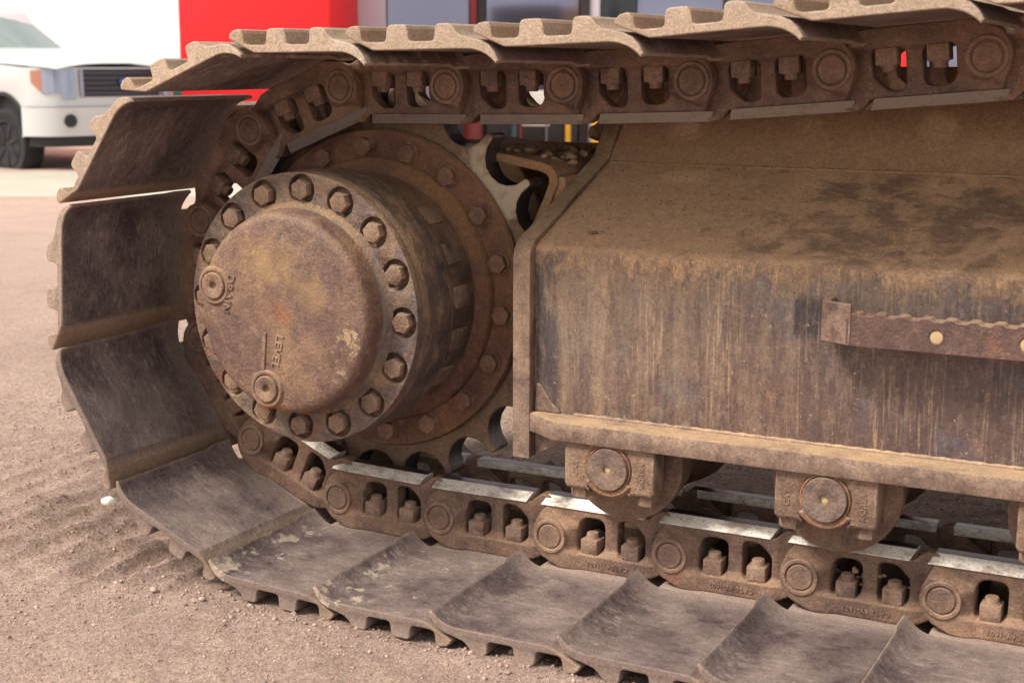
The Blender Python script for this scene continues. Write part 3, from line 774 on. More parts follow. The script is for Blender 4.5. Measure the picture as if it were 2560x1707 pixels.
for k in range(18):
    a = R(14.5 + 20 * k)
    b = link('ring_bolt', ME_RB, M_rbolt, spk, 35 if k == 0 else 0)
    b.location = (SX + 0.2257 * math.cos(a), 0.0645, SZ + 0.2257 * math.sin(a)); b.rotation_euler = (0, random.uniform(0, 1), 0)

drum = [(0.17, 0.046), (0.1865, 0.043), (0.1880, 0.036), (0.1865, -0.034), (0.1905, -0.040), (0.1985, -0.0445), (0.2000, -0.049),
        (0.2000, -0.066), (0.1995, -0.100),
        (0.1985, -0.1275)]
bm_parts = [lathe(drum, SX, SZ, 128, False, True)]
for k in range(18):                                         # cast lugs round the waist of the drum
    a = R(4 + 20 * k)
    if k % 9 in (3, 4): continue
    b_ = box(0.1855, 0.1912, -0.022, 0.022, -0.0165, 0.0165, 0.0022)
    b_.transform(roty(a, (SX, 0, SZ))); bm_parts.append(b_)
seat_a = [R(-2.0 + 22.5 * k) for k in range(16)]
holes = [circ(SX + 0.1745 * math.cos(a), SZ + 0.1745 * math.sin(a), 0.0222, 24) for a in seat_a]
bm_parts.append(plate(circ(SX, SZ, 0.1987, 128), -0.1435, -0.1270, 0.0014, holes, 2))
hub = part('final_drive_hub', join(*bm_parts), M_hub, smooth=35)
cover = lathe([(0.1490, -0.1430), (0.1500, -0.1445), (0.1488, -0.1480), (0.1468, -0.1680), (0.1460, -0.1800), (0.1435, -0.1875), (0.1385, -0.1918), (0.1310, -0.1932), (0.06, -0.1945), (0.004, -0.1948)], SX, SZ, 128, False, True)
ME_COV = cover
cv = part('hub_cover', join(cover), M_cover, hub); cv.location = (0, 0, 0)
fil = part('cover_fillet', lathe([(0.1580, -0.1425), (0.1545, -0.1445), (0.1500, -0.1490), (0.1478, -0.1550)], SX, SZ, 96, False, False), M_hub, hub)
fil.location = (0, 0, 0)
ME_HB = hexbolt(0.0150, 0.0190, 0.0170, 0.0030)
for a in seat_a:
    b = link('hub_bolt', ME_HB, M_bolt, hub, 35)
    b.location = (SX + 0.1745 * math.cos(a), -0.1280, SZ + 0.1745 * math.sin(a)); b.rotation_euler = (0, random.uniform(0, 1), 0)
for ang, rr in ((164.1, 0.1215), (-103.5, 0.1150)):
    a = R(ang); px, pz = SX + rr * math.cos(a), SZ + rr * math.sin(a)
    ms = [lathe([(0.0300, -0.1910), (0.0275, -0.1960), (0.0260, -0.1972), (0.0225, -0.1972), (0.0212, -0.1950), (0.0200, -0.1950)], px, pz, 40, False, False),
          lathe([(0.0200, -0.1945), (0.0195, -0.1988), (0.0180, -0.1998), (0.0085, -0.1992), (0.0060, -0.1978), (0.0052, -0.1945), (0.0050, -0.1910)], px, pz, 40, False, True)]
    o = part('level_plug' if ang < 0 else 'drain_plug', join(*ms), M_cover, hub); o.location = (0, 0, 0)
for body, (px_, py_) in (('DRAIN', (526, 680)), ('LEVEL', (640, 800))):
    if body == 'DRAIN': rad, aa = 0.0945, R(165.5)
    else: rad, aa = 0.0550, R(-97)
    tm = text_mesh(body, 0.0175, 0.0011)
    tm.transform(Matrix.Translation((SX + rad * math.cos(aa), -0.1950, SZ + rad * math.sin(aa))) @ Matrix.Rotation(R(103), 4, 'Y'))
    o = part('raised_letters', tm, M_cover, hub, 0); o.location = (0, 0, 0)
rib = box(-0.003, 0.003, -0.1966, -0.1930, -0.028, 0.028, 0.001)
rib.transform(Matrix.Translation((SX - 0.030, 0, SZ - 0.056)) @ Matrix.Rotation(R(6), 4, 'Y'))
o = part('weld_rib', rib, M_cover, hub, 0); o.location = (0, 0, 0)

# ------------------------------------------------------------------ excavator: side frame
FX1 = 1.95
slope = [(-0.030, 0.197), (-0.030, 0.4265), (-0.0265, 0.4345), (-0.019, 0.4395), (0.225, 0.5385), (0.262, 0.578), (0.352, 0.682), (0.366, 0.685), (0.36, 0.57), (0.36, 0.172), (-0.03, 0.172)]
def extrude_x(prof, x0, x1, n=1):
    """profile [(y,z)] swept along x"""
    vs_, fs = [], []
    N = len(prof)
    for i_ in range(n + 1):
        x = x0 + (x1 - x0) * i_ / n
        for y, z in prof: vs_.append((x, y, z))
    for i_ in range(n):
        for k in range(N):
            q = (k + 1) % N
            fs.append((i_ * N + k, i_ * N + q, (i_ + 1) * N + q, (i_ + 1) * N + k))
    fs.append(tuple(range(N))); fs.append(tuple(reversed(range(n * N, (n + 1) * N))))
    me = mesh_py(vs_, fs)
    bm = bmesh.new(); bm.from_mesh(me); bmesh.ops.recalc_face_normals(bm, faces=bm.faces); bm.to_mesh(me); bm.free()
    return me
fr = part('track_frame', extrude_x(slope, 0.176, FX1), M_frame, smooth=40)
# weld line along the slope
def tube_x(x0, x1, y, z, r, jit=0.0006, step=0.006):
    n = int((x1 - x0) / step); vs_, fs = [], []
    for i_ in range(n + 1):
        rr = r * (1 + 0.18 * math.sin(i_ * 1.7)) + random.uniform(-jit, jit)
        for k in range(6):
            a = 2 * PI * k / 6; vs_.append((x0 + i_ * step, y + rr * math.cos(a), z + rr * math.sin(a)))
    for i_ in range(n):
        for k in range(6):
            q = (k + 1) % 6; fs.append((i_ * 6 + k, i_ * 6 + q, (i_ + 1) * 6 + q, (i_ + 1) * 6 + k))
    return mesh_py(vs_, fs)
o = part('weld_seam', tube_x(0.178, FX1 - 0.02, 0.2245, 0.5375, 0.0032), M_guard, fr, 60); o.location = (0, 0, 0)
o = part('weld_seam', tube_x(0.24, FX1 - 0.02, -0.031, 0.1975, 0.0035), M_flange, fr, 60); o.location = (0, 0, 0)
# lower flange, front edge, cut back towards the end plate
fl = plate([(0.230, -0.080), (FX1, -0.080), (FX1, 0.30), (0.1765, 0.30), (0.1765, -0.046)], 0.1700, 0.1970, 0.0016, (), 2)
fl.transform(Matrix(((1, 0, 0, 0), (0, 0, 1, 0), (0, 1, 0, 0), (0, 0, 0, 1)))); fl.flip_normals()
o = part('bottom_flange', fl, M_flange, fr); o.location = (0, 0, 0)
# end plate: vertical strip bending back up the slope
def strip(path, thick, x0, x1, bev=0.002):
    """path [(y,z)] of the outer face, thickness inwards"""
    n = len(path); out, inn = [], []
    for k in range(n):
        p = Vector(path[k]); a = Vector(path[max(0, k - 1)]); b = Vector(path[min(n - 1, k + 1)])
        t = (b - a).normalized(); nrm = Vector((t.y, -t.x))      # to the right of travel = inwards
        out.append(tuple(p)); inn.append(tuple(p + nrm * thick))
    me = plate(out + inn[::-1], 0, x1 - x0, bev, (), 2)
    # plate coordinates: x->y, z->z, y->x
    me.transform(Matrix(((0, 1, 0, x0), (1, 0, 0, 0), (0, 0, 1, 0), (0, 0, 0, 1)))); me.flip_normals()
    return me
ep = strip([(-0.0450, 0.1290), (-0.0450, 0.30), (-0.0450, 0.4180), (-0.0415, 0.4310), (-0.0330, 0.4405), (-0.0200, 0.4480), (0.0, 0.4550), (0.12, 0.5035), (0.225, 0.5460), (0.258, 0.583), (0.345, 0.683)],
           0.030, 0.1480, 0.1755)
o = part('end_plate', ep, M_flange, fr); o.location = (0, 0, 0)
web = box(0.150, 0.174, -0.014, 0.33, 0.197, 0.43, 0.001)
# triangular foot seen under the flange
ft = plate([(0.176, 0.1295), (0.176, 0.1695), (0.245, 0.1695)], -0.028, -0.010, 0.001)
o = part('gusset', ft, M_flange, fr, 0); o.location = (0, 0, 0)
bead = plate(fillet([(0.1765, 0.197), (0.222, 0.197), (0.205, 0.212), (0.188, 0.236), (0.180, 0.240)], .004), -0.034, -0.0285, 0.002)
o = part('weld_bead', bead, M_flange, fr); o.location = (0, 0, 0)
# motor guard behind the sprocket with its rounded lip
gy0, gy1 = 0.118, 0.36
gout = [(-0.06, 0.566), (0.055, 0.5520), (0.112, 0.5425), (0.128, 0.5370), (0.137, 0.5260), (0.1385, 0.5120), (0.130, 0.4880), (0.113, 0.4500), (0.100, 0.40)]
gin = [(0.086, 0.40), (0.1000, 0.4560), (0.116, 0.4900), (0.1245, 0.5130), (0.1235, 0.5205), (0.118, 0.5255), (0.108, 0.5290), (0.052, 0.5385), (-0.06, 0.5525)]
o = part('motor_guard', plate(gout + gin, gy0, gy1, 0.0015), M_guard, fr); o.location = (0, 0, 0)
o = part('guard_back', box(-0.30, 0.1465, 0.335, 0.372, 0.235, 0.560, 0.004), M_guard, fr); o.location = (0, 0, 0)
o = part('travel_motor', lathe([(0.10, 0.128), (0.175, 0.130), (0.18, 0.15), (0.18, 0.22), (0.15, 0.24), (0.15, 0.334)], SX, SZ, 64), M_hub, EX); o.location = -EXO
shelf = mesh_py([(0.132, 0.122, 0.536), (0.150, 0.122, 0.506), (0.150, 0.36, 0.600), (0.05, 0.36, 0.556)], [(0, 1, 2, 3)])
o = part('guard_shelf', box(0.128, 0.149, 0.124, 0.334, 0.40, 0.522, 0.004), M_guard, fr); o.location = (0, 0, 0)
# step on the side: two tabs and a serrated tread bar
def tab(x):
    return join(plate(fillet([(x, 0.347), (x + 0.034, 0.347), (x + 0.034, 0.402), (x, 0.402)], .001), -0.0, 0.006, 0.001))
tabm = [(0.594, -0.031, 0.0), ]
def tabmesh(x0, sgn):
    # bracket: foot on the frame side, then standing out to the bar
    p = [(x0, -0.0315), (x0, -0.0700), (x0 + 0.003, -0.0745), (x0 + 0.042 * sgn, -0.0905), (x0 + 0.042 * sgn, -0.0835), (x0 + 0.010 * sgn, -0.0700), (x0 + 0.008 * sgn, -0.0315)]
    m_ = plate(p, 0.3440, 0.3960, 0.0012)
    m_.transform(Matrix(((1, 0, 0, 0), (0, 0, 1, 0), (0, 1, 0, 0), (0, 0, 0, 1)))); m_.flip_normals()
    return m_
step_x0, step_x1 = 0.6385, 1.16
o = part('step_bracket', tabmesh(0.6020, 1), M_step, fr); o.location = (0, 0, 0)
o = part('step_bracket', tabmesh(1.196, -1), M_step, fr); o.location = (0, 0, 0)
n_ = 11; top = []
L_ = step_x1 - step_x0; pit = 0.0285
x = step_x0 + 0.012; top.append((step_x0, 0.3770)); top.append((step_x0 + 0.006, 0.3850))
while x < step_x1 - 0.02:
    top += [(x, 0.3860), (x + 0.005, 0.3858), (x + 0.009, 0.3830), (x + 0.019, 0.3828), (x + 0.024, 0.3860)]
    x += pit
top += [(step_x1 - 0.006, 0.3850), (step_x1, 0.3770)]
outl = [(step_x0 + 0.004, 0.3435)] + [(step_x0, 0.3475)] + top + [(step_x1, 0.3475), (step_x1 - 0.004, 0.3435)]
bar = plate(outl, -0.0895, -0.0830, 0.0010, tuple(circ(step_x0 + 0.1105 + 0.105 * k, 0.3640, 0.0080, 20) for k in range(4)))
v_, f_ = [], []
for k, (px_, pz_) in enumerate(top[1:-1]):
    v_ += [(px_, -0.0840, pz_ - 0.0020), (px_, -0.0700, pz_ + 0.0005), (px_, -0.0600, pz_ - 0.006), (px_, -0.0600, pz_ - 0.0110), (px_, -0.0840, pz_ - 0.0080)]
for k in range(len(top) - 3):
    for s in range(5):
        q = (s + 1) % 5; f_.append((k * 5 + s, (k + 1) * 5 + s, (k + 1) * 5 + q, k * 5 + q))
sb = part('step_tread', join(bar, mesh_py(v_, f_)), M_step, fr, 30); sb.location = (0, 0, 0)
M_lite = plain('dry_mud_fill', srgb(188, 162, 122), 0.95)
for k in range(4):
    o = part('mud_plug', lathe([(0.0079, -0.0830), (0.0079, -0.0878), (0.004, -0.0884)], step_x0 + 0.1105 + 0.105 * k, 0.3640, 16, False, True), M_lite, fr)
    o.location = (0, 0, 0)

# ------------------------------------------------------------------ excavator: unseen car body and house, added to block the sky above the tracks
M_body = plain('excavator_yellow', srgb(196, 146, 50), 0.5, var=0.15, scale=3)
M_under = plain('underbody_steel', srgb(60, 52, 46), 0.8, var=0.2, scale=6)
o = part('car_body', box(1.02, 2.45, 0.366, 2.30, 0.36, 0.92, 0.03), M_under, None)
hs = plate(fillet([(-0.62, 0.15), (-0.95, 0.9), (-1.02, 1.35), (-0.95, 1.8), (-0.62, 2.5), (3.4, 2.60), (3.4, 0.04)], 0.12), 1.06, 1.30, 0.02)
hs.transform(Matrix(((1, 0, 0, 0), (0, 0, 1, 0), (0, 1, 0, 0), (0, 0, 0, 1)))); hs.flip_normals()
hu = part('upper_structure', hs, M_under, None)
cw = plate(fillet([(0.35, 0.06), (-0.64, 0.12), (-0.98, 0.9), (-1.05, 1.35), (-0.98, 1.8), (-0.64, 2.53), (0.35, 2.58)], 0.14), 1.305, 2.25, 0.05)
cw.transform(Matrix(((1, 0, 0, 0), (0, 0, 1, 0), (0, 1, 0, 0), (0, 0, 0, 1)))); cw.flip_normals()
part('counterweight', cw, M_under, None)
part('engine_cover', box(0.36, 2.2, 0.08, 2.56, 1.305, 2.2, 0.05), M_body, None)
part('cab', box(2.25, 3.4, 0.08, 1.05, 1.305, 2.95, 0.06), M_body, None)

# ------------------------------------------------------------------ excavator: bottom rollers
def roller(cx, first=[None]):
    RZ = 0.1375
    def grp():
        body = lathe([(0.040, -0.0175), (0.0845, -0.0165), (0.0872, -0.0150), (0.0880, -0.0120), (0.0875, 0.000), (0.0830, 0.006), (0.0825, 0.040), (0.070, 0.060), (0.066, 0.075),
                      (0.066, 0.125), (0.070, 0.140), (0.0825, 0.160), (0.0830, 0.194), (0.0875, 0.200), (0.0880, 0.213), (0.080, 0.224), (0.06, 0.230)], 0, 0, 72)
        return body
    me = grp()
    ro = link('track_roller', me, M_roller, EX, 35); ro.location = Vector((cx, 0, RZ)) - EXO
    out = [(-0.0680, 0.0318, 0), (-0.0680, -0.0290, .006), (-0.0640, -0.0350, .006), (-0.0330, -0.0350, .003), (-0.0290, -0.0390, 0)]
    out += circ(0, 0, 0.0430, 14, R(222), R(318), False)
    out += [(0.0290, -0.0390, 0), (0.0330, -0.0350, .003), (0.0640, -0.0350, .006), (0.0680, -0.0290, .006), (0.0680, 0.0318, 0)]
    cs = []
    for y0, y1, hl in ((-0.0720, -0.032, (circ(0, 0, 0.0325, 40),)), (0.232, 0.272, ())):
        cs.append(0); cm_ = (plate(fillet([(p[0], p[1], p[2] if len(p) > 2 else 0) for p in out], 0), y0, y1, 0.005, hl, 3)); col = link('roller_collar', cm_, M_roller, ro, 35)
    # block faces drop back beside the cap
    ringm = lathe([(0.0425, -0.071), (0.0418, -0.0765), (0.0385, -0.0785), (0.0335, -0.0785), (0.0320, -0.0765), (0.0318, -0.060)], 0, 0, 48, False, False)
    rm_ = plate(circ(0, 0, 0.0405, 18, R(212), R(328), False) + circ(0, 0, 0.0325, 18, R(328), R(212), False), -0.0745, -0.04, 0.0022)
    link('collar_rim', join(rm_, lathe([(0.0336, -0.066), (0.0334, -0.0735), (0.0322, -0.0742), (0.0310, -0.0735), (0.0306, -0.060)], 0, 0, 40, False, False)), M_collar, ro, 35)
    for body_, tx in (('KOREA', 0.0500), ('CAT', -0.0500)):
        tm_ = text_mesh(body_, 0.0105, 0.0009)
        tm_.transform(Matrix.Translation((tx, -0.0722, -0.004)) @ Matrix.Rotation(-PI / 2, 4, 'Y'))
        link('casting_letters', tm_, M_roller, ro, 0)
    back = lathe([(0.0325, -0.066), (0.0324, -0.052)], 0, 0, 40)
    cap = lathe([(0.0300, -0.050), (0.0300, -0.0770), (0.0290, -0.0785), (0.0075, -0.0790), (0.0058, -0.0780), (0.0052, -0.0730), (0.0050, -0.070)], 0, 0, 48, False, True)
    link('pin_cap', cap, M_cap, ro, 35)
    link('mud_plug', lathe([(0.0056, -0.0745), (0.003, -0.0752)], 0, 0, 16), M_lite, ro, 0)
    hb = plate([(0.0155 * math.cos(PI / 3 * k + .2), 0.0155 * math.sin(PI / 3 * k + .2)) for k in range(6)], 0, 0.015, 0.0012, (), 2)
    hb.transform(Matrix.Rotation(-PI / 2, 4, 'X') @ Matrix.Translation((0, 0, 0)))
    for sx_ in (-0.0500, 0.0500):
        for sy in (-0.050, 0.252):
            b_ = link('collar_bolt', hb, M_roller, ro, 35); b_.location = (sx_, sy, -0.0350)
for cx in (0.3120, 0.6170, 0.9220, 1.2270, 1.5320):
    roller(cx)

# ------------------------------------------------------------------ loose dirt on the frame and on the ground
def rock_mesh(seed, sub=2, rough=0.25, flat=0.75):
    rr = random.Random(seed); bm = bmesh.new(); bmesh.ops.create_icosphere(bm, subdivisions=sub, radius=1)
    ax = [Vector((rr.uniform(-1, 1), rr.uniform(-1, 1), rr.uniform(-1, 1))).normalized() for _ in range(7)]
    for v in bm.verts:
        f = 1.0
        for n_ in ax:
            d_ = v.co.dot(n_)
            if d_ > 0.62: f = min(f, 0.62 / d_ + 0.12)
        v.co *= f * (1 + rr.uniform(-rough, rough) * 0.25); v.co.z *= flat
    me = bpy.data.meshes.new('rock'); bm.to_mesh(me); bm.free(); return me

def scatter(name, pts, sizes, mat, base_sub=1, seeds=6, kind='stuff'):
    """many small stones as one mesh"""
    bases = []
    for s in range(seeds):
        m_ = rock_mesh(s + 40, base_sub); n_ = len(m_.vertices)
        vv = np.empty(n_ * 3); m_.vertices.foreach_get('co', vv); ff = np.array([p.vertices[:] for p in m_.polygons])
        bases.append((vv.reshape(-1, 3), ff))
    AV, AF, off = [], [], 0
    for p, s in zip(pts, sizes):
        vv, ff = bases[rng.integers(seeds)]
        a_ = rng.random() * 6.28; c_, s_ = math.cos(a_), math.sin(a_)
        sc3 = s * (0.75 + 0.5 * rng.random(3))
        w = vv * sc3; w = np.stack([w[:, 0] * c_ - w[:, 1] * s_, w[:, 0] * s_ + w[:, 1] * c_, w[:, 2]], -1) + p
        AV.append(w); AF.append(ff + off); off += len(vv)
    V_ = np.concatenate(AV); F_ = np.concatenate(AF)
    me = bpy.data.meshes.new(name)
    me.vertices.add(len(V_)); me.vertices.foreach_set('co', V_.ravel())
    me.loops.add(F_.size); me.loops.foreach_set('vertex_index', F_.ravel().astype(np.int32))
    me.polygons.add(len(F_)); me.polygons.foreach_set('loop_start', np.arange(0, F_.size, 3, dtype=np.int32))
    me.polygons.foreach_set('loop_total', np.full(len(F_), 3, dtype=np.int32)); me.update(calc_edges=True)
    o = link(name, me, mat, None, 0); o['kind'] = kind; return o

# gravel grains over the near ground
N = 70000
gxp = rng.uniform(-1.7, 1.25, N); gyp = -0.85 + rng.power(1.0, N) * 2.2
dd = (gxp - CAM.x) * -math.sin(YAW) + (gyp - CAM.y) * math.cos(YAW)
keep = (dd < 3.3) & ((gyp < 0.02) | (gxp < -0.2) | (rng.random(N) < 0.35))
gxp, gyp = gxp[keep], gyp[keep]
gs = 0.0008 + 0.0014 * rng.random(len(gxp)) ** 2 + 0.0018 * (rng.random(len(gxp)) < 0.03) + 0.003 * (rng.random(len(gxp)) < 0.002)
near_shoe = (np.abs(gyp + 0.30) < 0.05) & (gxp > -0.4); gs = gs * np.where(near_shoe & (rng.random(len(gxp)) < 0.3), 2.0, 1.0)
gz = ground_h(gxp, gyp) + gs * 0.25
o = scatter('gravel', np.stack([gxp, gyp, gz], -1), gs, M_peb, 0, 6)
tag(o, 'fine loose pinkish grey gravel strewn over the ground')

# dirt clods on the motor guard and crumbs on the slope and in the links
rows = []
for k in range(46):
    x_ = random.uniform(0.02, 0.125); y_ = random.uniform(0.15, 0.33)
    rows.append((x_, y_, 0.556 - (x_ - 0.055) * 0.16, random.uniform(0.003, 0.0085)))
cl_pts = [(0.128, 0.19, 0.548, 0.011), (0.118, 0.20, 0.549, 0.008), (0.138, 0.175, 0.540, 0.0085), (0.110, 0.235, 0.553, 0.010), (0.095, 0.25, 0.556, 0.012), (0.133, 0.30, 0.585, 0.026), (0.126, 0.31, 0.580, 0.020),
          (0.135, 0.22, 0.551, 0.009), (0.122, 0.21, 0.547, 0.006), (0.08, 0.26, 0.558, 0.010), (0.06, 0.28, 0.560, 0.009)]
for c_ in cl_pts: rows.append(c_)
A_ = np.array(rows)
o = scatter('dirt_clods', A_[:, :3], A_[:, 3], M_clod, 2, 6); tag(o, 'brown dirt clods lying on the guard shelf behind the sprocket')
P_, S_ = [], []
for k in range(900):
    x_ = 0.19 + abs(random.gauss(0, 0.22)); y_ = random.choice((random.uniform(0.0, 0.225), 0.205 + random.gauss(0, 0.012), 0.10 + random.gauss(0, .05)))
    if x_ > 1.0 or not (-0.01 < y_ < 0.222): continue
    z_ = 0.4395 + (y_ + 0.019) * (0.0990 / 0.244)
    s_ = 0.0005 + 0.0013 * random.random() ** 3
    P_.append((x_, y_, z_ + s_ * 0.3)); S_.append(s_)
for k in range(26):
    P_.append((0.246 + random.gauss(0, 0.005), 0.012 + random.gauss(0, 0.004), 0.4525 + random.uniform(0, 0.003))); S_.append(0.0012 + random.random() * 0.0016)
o = scatter('dirt_crumbs', np.array(P_), np.array(S_), M_clod, 1, 5); tag(o, 'small dry crumbs of dirt sprinkled on the sloping frame top')
P_, S_ = [], []
for cx_, cz_ in ((0.652, 0.006), (0.720, 0.010)):
    for k in range(40):
        P_.append((cx_ + random.gauss(0, 0.008), 0.034 + random.gauss(0, 0.006), cz_ + random.gauss(0, 0.010))); S_.append(random.uniform(0.002, 0.0055))
o = scatter('packed_mud', np.array(P_), np.array(S_), M_clod, 1, 5); tag(o, 'crumbly mud packed inside the windows of a lower track link')
def stone(name, loc, s, mat, label, seed):
    o = link(name, rock_mesh(seed, 3), mat, None, 60); o.location = loc; o.scale = (s, s * .8, s * .8)
    tag(o, label, 'stone')
stone('stone', (-0.672, -0.004, GZ + 0.012), 0.0150, M_white_stone, 'pale rounded stone on the gravel left of the lowest curled shoe', 3)
stone('stone', (-0.640, -0.010, GZ + 0.008), 0.009, M_peb, 'pinkish stone just right of the pale rounded stone on the gravel', 9)
stone('stone', (-0.505, -0.195, GZ + 0.005), 0.008, M_white_stone, 'small flat pale stone among the tread prints in the gravel', 12)

# ------------------------------------------------------------------ background: slab, lot
def at(rt, dp, z=0.0):
    return Vector((CAM.x + rt * math.cos(YAW) - dp * math.sin(YAW), CAM.y + rt * math.sin(YAW) + dp * math.cos(YAW), z))
M_slab = plain('pale_concrete', srgb(172, 166, 152), 0.9, var=0.16, scale=1.5, bump=0.1)
M_lot = plain('lot_concrete', srgb(176, 168, 156), 0.9, var=0.15, scale=0.7)
def ybox(name, r0, r1, d0, d1, z0, z1, mat, parent=None, bev=0.01):
    me = box(r0, r1, d0, d1, z0, z1, bev)
    if parent is None:
        o = link(name, me, mat, None, 30); o.location = (CAM.x, CAM.y, 0); o.rotation_euler = (0, 0, YAW)
    else:
        o = link(name, me, mat, parent, 30)
    return o
tag(ybox('pavement', -22, 8, 13.35, 16.3, -0.80, -0.497, M_slab, None, 0.02), kind='structure')
lot = mesh_py([(-400, 16.31, -0.66), (400, 16.31, -0.66), (400, 600, -0.66), (-400, 600, -0.66)], [(0, 1, 2, 3)])
o = link('parking_lot', lot, M_lot, None, 0); o.location = (CAM.x, CAM.y, 0); o.rotation_euler = (0, 0, YAW); tag(o, kind='structure')

# ------------------------------------------------------------------ store building
ST = empty('store_building', at(0, 22.5, -0.66), YAW)
tag(ST, 'storefront with a bright red entrance block and mirrored windows behind the tracks', 'building')
M_red = plain('red_cladding', srgb(226, 40, 46), 0.6, var=0.04, spec=0.3)
M_wh = plain('white_column_paint', srgb(190, 184, 196), 0.6, var=0.05)
M_bwh = plain('white_wall', srgb(226, 222, 214), 0.7, var=0.05)
M_trim = plain('white_trim', srgb(200, 196, 190), 0.5)
M_dk = plain('dark_mullion', srgb(40, 30, 34), 0.5)
M_brk = plain('maroon_mullion', srgb(120, 34, 36), 0.5)
t = NT('mirror_glass'); t.b.inputs['Base Color'].default_value = srgb(128, 128, 148); t.b.inputs['Metallic'].default_value = 0.85
t.b.inputs['Roughness'].default_value = 0.06; M_glass = t.m
t = NT('dark_glass'); t.b.inputs['Base Color'].default_value = (0.012, 0.016, 0.022, 1); t.b.inputs['Roughness'].default_value = 0.15; M_dglass = t.m
def sb_(name, r0, r1, d0, d1, z0, z1, mat, par=ST, bev=0.005):
    return link(name, box(r0, r1, d0, d1, z0, z1, bev), mat, par, 30)
H0 = 0.585
sb_('entrance_block', -4.235, -2.32, -3.5, 0.6, 0.615, 4.6, M_red)
sb_('base_wall', -4.235, -2.32, -3.47, 0.6, 0.0, 0.612, M_bwh)
sb_('column', -2.318, -1.90, -0.05, 0.3, 0.0, 4.2, M_wh)
sb_('roof_band', -2.318, 12.0, -0.35, 0.5, 4.2, 4.9, M_red)
sb_('back_wall', -2.318, 12.0, 0.40, 0.6, 0.0, 4.2, M_dk)
xs_ = [-1.90, -0.64, -0.41, 1.015, 1.16, 1.31, 1.86, 3.2, 4.6, 6.1, 7.6, 9.2, 12.0]
for k in range(len(xs_) - 1):
    a_, b_ = xs_[k], xs_[k + 1]
    if (k == 1):
        sb_('mullion', a_, a_ + 0.10, -0.10, 0.15, 0.0, 4.2, M_brk); sb_('mullion', a_ + 0.10, b_, -0.04, 0.15, 0.0, 4.2, M_dk)
    elif k == 3: sb_('mullion', a_, b_, -0.06, 0.15, 0.0, 4.2, M_dk)
    elif k == 4: sb_('mullion', a_, b_, -0.03, 0.15, 0.0, 4.2, M_wh)
    elif k == 5: sb_('door', a_, b_, 0.0, 0.12, 0.0, 4.2, M_dglass)
    else:
        sb_('window_pane', a_ + 0.02, b_ - 0.02, 0.05, 0.08, 0.80, 4.2, M_glass, bev=0.0)
        sb_('window_pane', a_ + 0.02, b_ - 0.02, 0.05, 0.08, 0.0, 0.72, M_dglass, bev=0.0)
        sb_('window_sill', a_, b_, 0.0, 0.12, 0.72, 0.80, M_dk)
        sb_('mullion', b_ - 0.03, b_ + 0.03, -0.02, 0.12, 0.0, 4.2, M_dk) if k > 5 else None
sb_('wall_panel', 0.15, 0.56, -0.10, -0.04, 0.42, 0.95, M_bwh)
sb_('wall_panel', 3.85, 4.40, -0.10, -0.04, 0.55, 1.3, M_bwh)
sb_('red_wall_panel', 5.55, 6.10, -0.10, -0.04, 0.55, 1.7, M_red)
M_yel = plain('yellow_paint', srgb(206, 150, 24), 0.5)
M_teal = plain('teal_paint', srgb(52, 74, 78), 0.5)
M_pk = plain('dull_red_paint', srgb(120, 40, 36), 0.6)
M_gy = plain('grey_metal_paint', srgb(110, 104, 108), 0.5)
def post(name, rt, w, h, mat, label, cat, dp=22.0, group=None):
    base = link(name, join(lathe([(w / 2, 0), (w / 2, h - w * .3), (w * .3, h)], 0, 0, 20)), mat, None, 40)
    base.data.transform(Matrix.Rotation(PI / 2, 4, 'X'))
    base.location = at(rt * dp / 22.5, dp, -0.66); tag(base, label, cat, 'yellow bollards before the storefront' if name == 'bollard' else None)
post('bollard', 0.85, 0.085, 1.0, M_yel, 'thin yellow bollard in front of the store windows', 'bollard')
post('bollard', 1.28, 0.150, 1.0, M_yel, 'thick yellow bollard next to the dark store door', 'bollard')
post('barrel', -0.60, 0.28, 0.62, M_pk, 'dull red barrel by the maroon mullion of the storefront', 'barrel')
post('gas_cylinder', 0.02, 0.12, 0.8, M_teal, 'dark teal cylinder standing at the store wall', 'cylinder')
post('pipe', 0.12, 0.05, 0.9, M_pk, 'narrow dull red pipe beside the dark teal cylinder', 'pipe')
post('pipe', 0.52, 0.03, 0.7, M_gy, 'slim grey pipe standing alone before the store glass', 'pipe')

# ------------------------------------------------------------------ pickup truck
TR = empty('pickup_truck', at(-4.60, 17.35, -0.66), R(-10.5))
tag(TR, 'white pickup truck with black grille and black wheels parked beyond the pale slab', 'truck')
t = NT('white_car_paint'); t.b.inputs['Base Color'].default_value = (0.50, 0.50, 0.50, 1); t.b.inputs['Roughness'].default_value = 0.25
t.b.inputs['Coat Weight'].default_value = 0.5; M_paint = t.m
M_blk = plain('black_plastic', srgb(26, 26, 30), 0.55)
M_tyre = plain('tyre_rubber', srgb(30, 28, 31), 0.85, bump=0.2)
M_rim = plain('dark_rim', srgb(40, 38, 44), 0.35, 0.5)
M_grl = plain('grille_bars', srgb(70, 66, 80), 0.35, 0.4)
M_chr = plain('chrome_trim', srgb(150, 145, 160), 0.2, 0.8)
t = NT('headlamp_glass'); t.b.inputs['Base Color'].default_value = srgb(150, 156, 174); t.b.inputs['Roughness'].default_value = 0.12
t.b.inputs['Metallic'].default_value = 0.5; M_lamp = t.m
M_amber = plain('amber_lens', srgb(170, 116, 98), 0.3)
M_blue = plain('emblem_blue', srgb(40, 74, 150), 0.3)
t = NT('windshield_glass'); t.b.inputs['Base Color'].default_value = srgb(120, 138, 134); t.b.inputs['Roughness'].default_value = 0.08
t.b.inputs['Metallic'].default_value = 0.4; M_ws = t.m
GT = 0.0
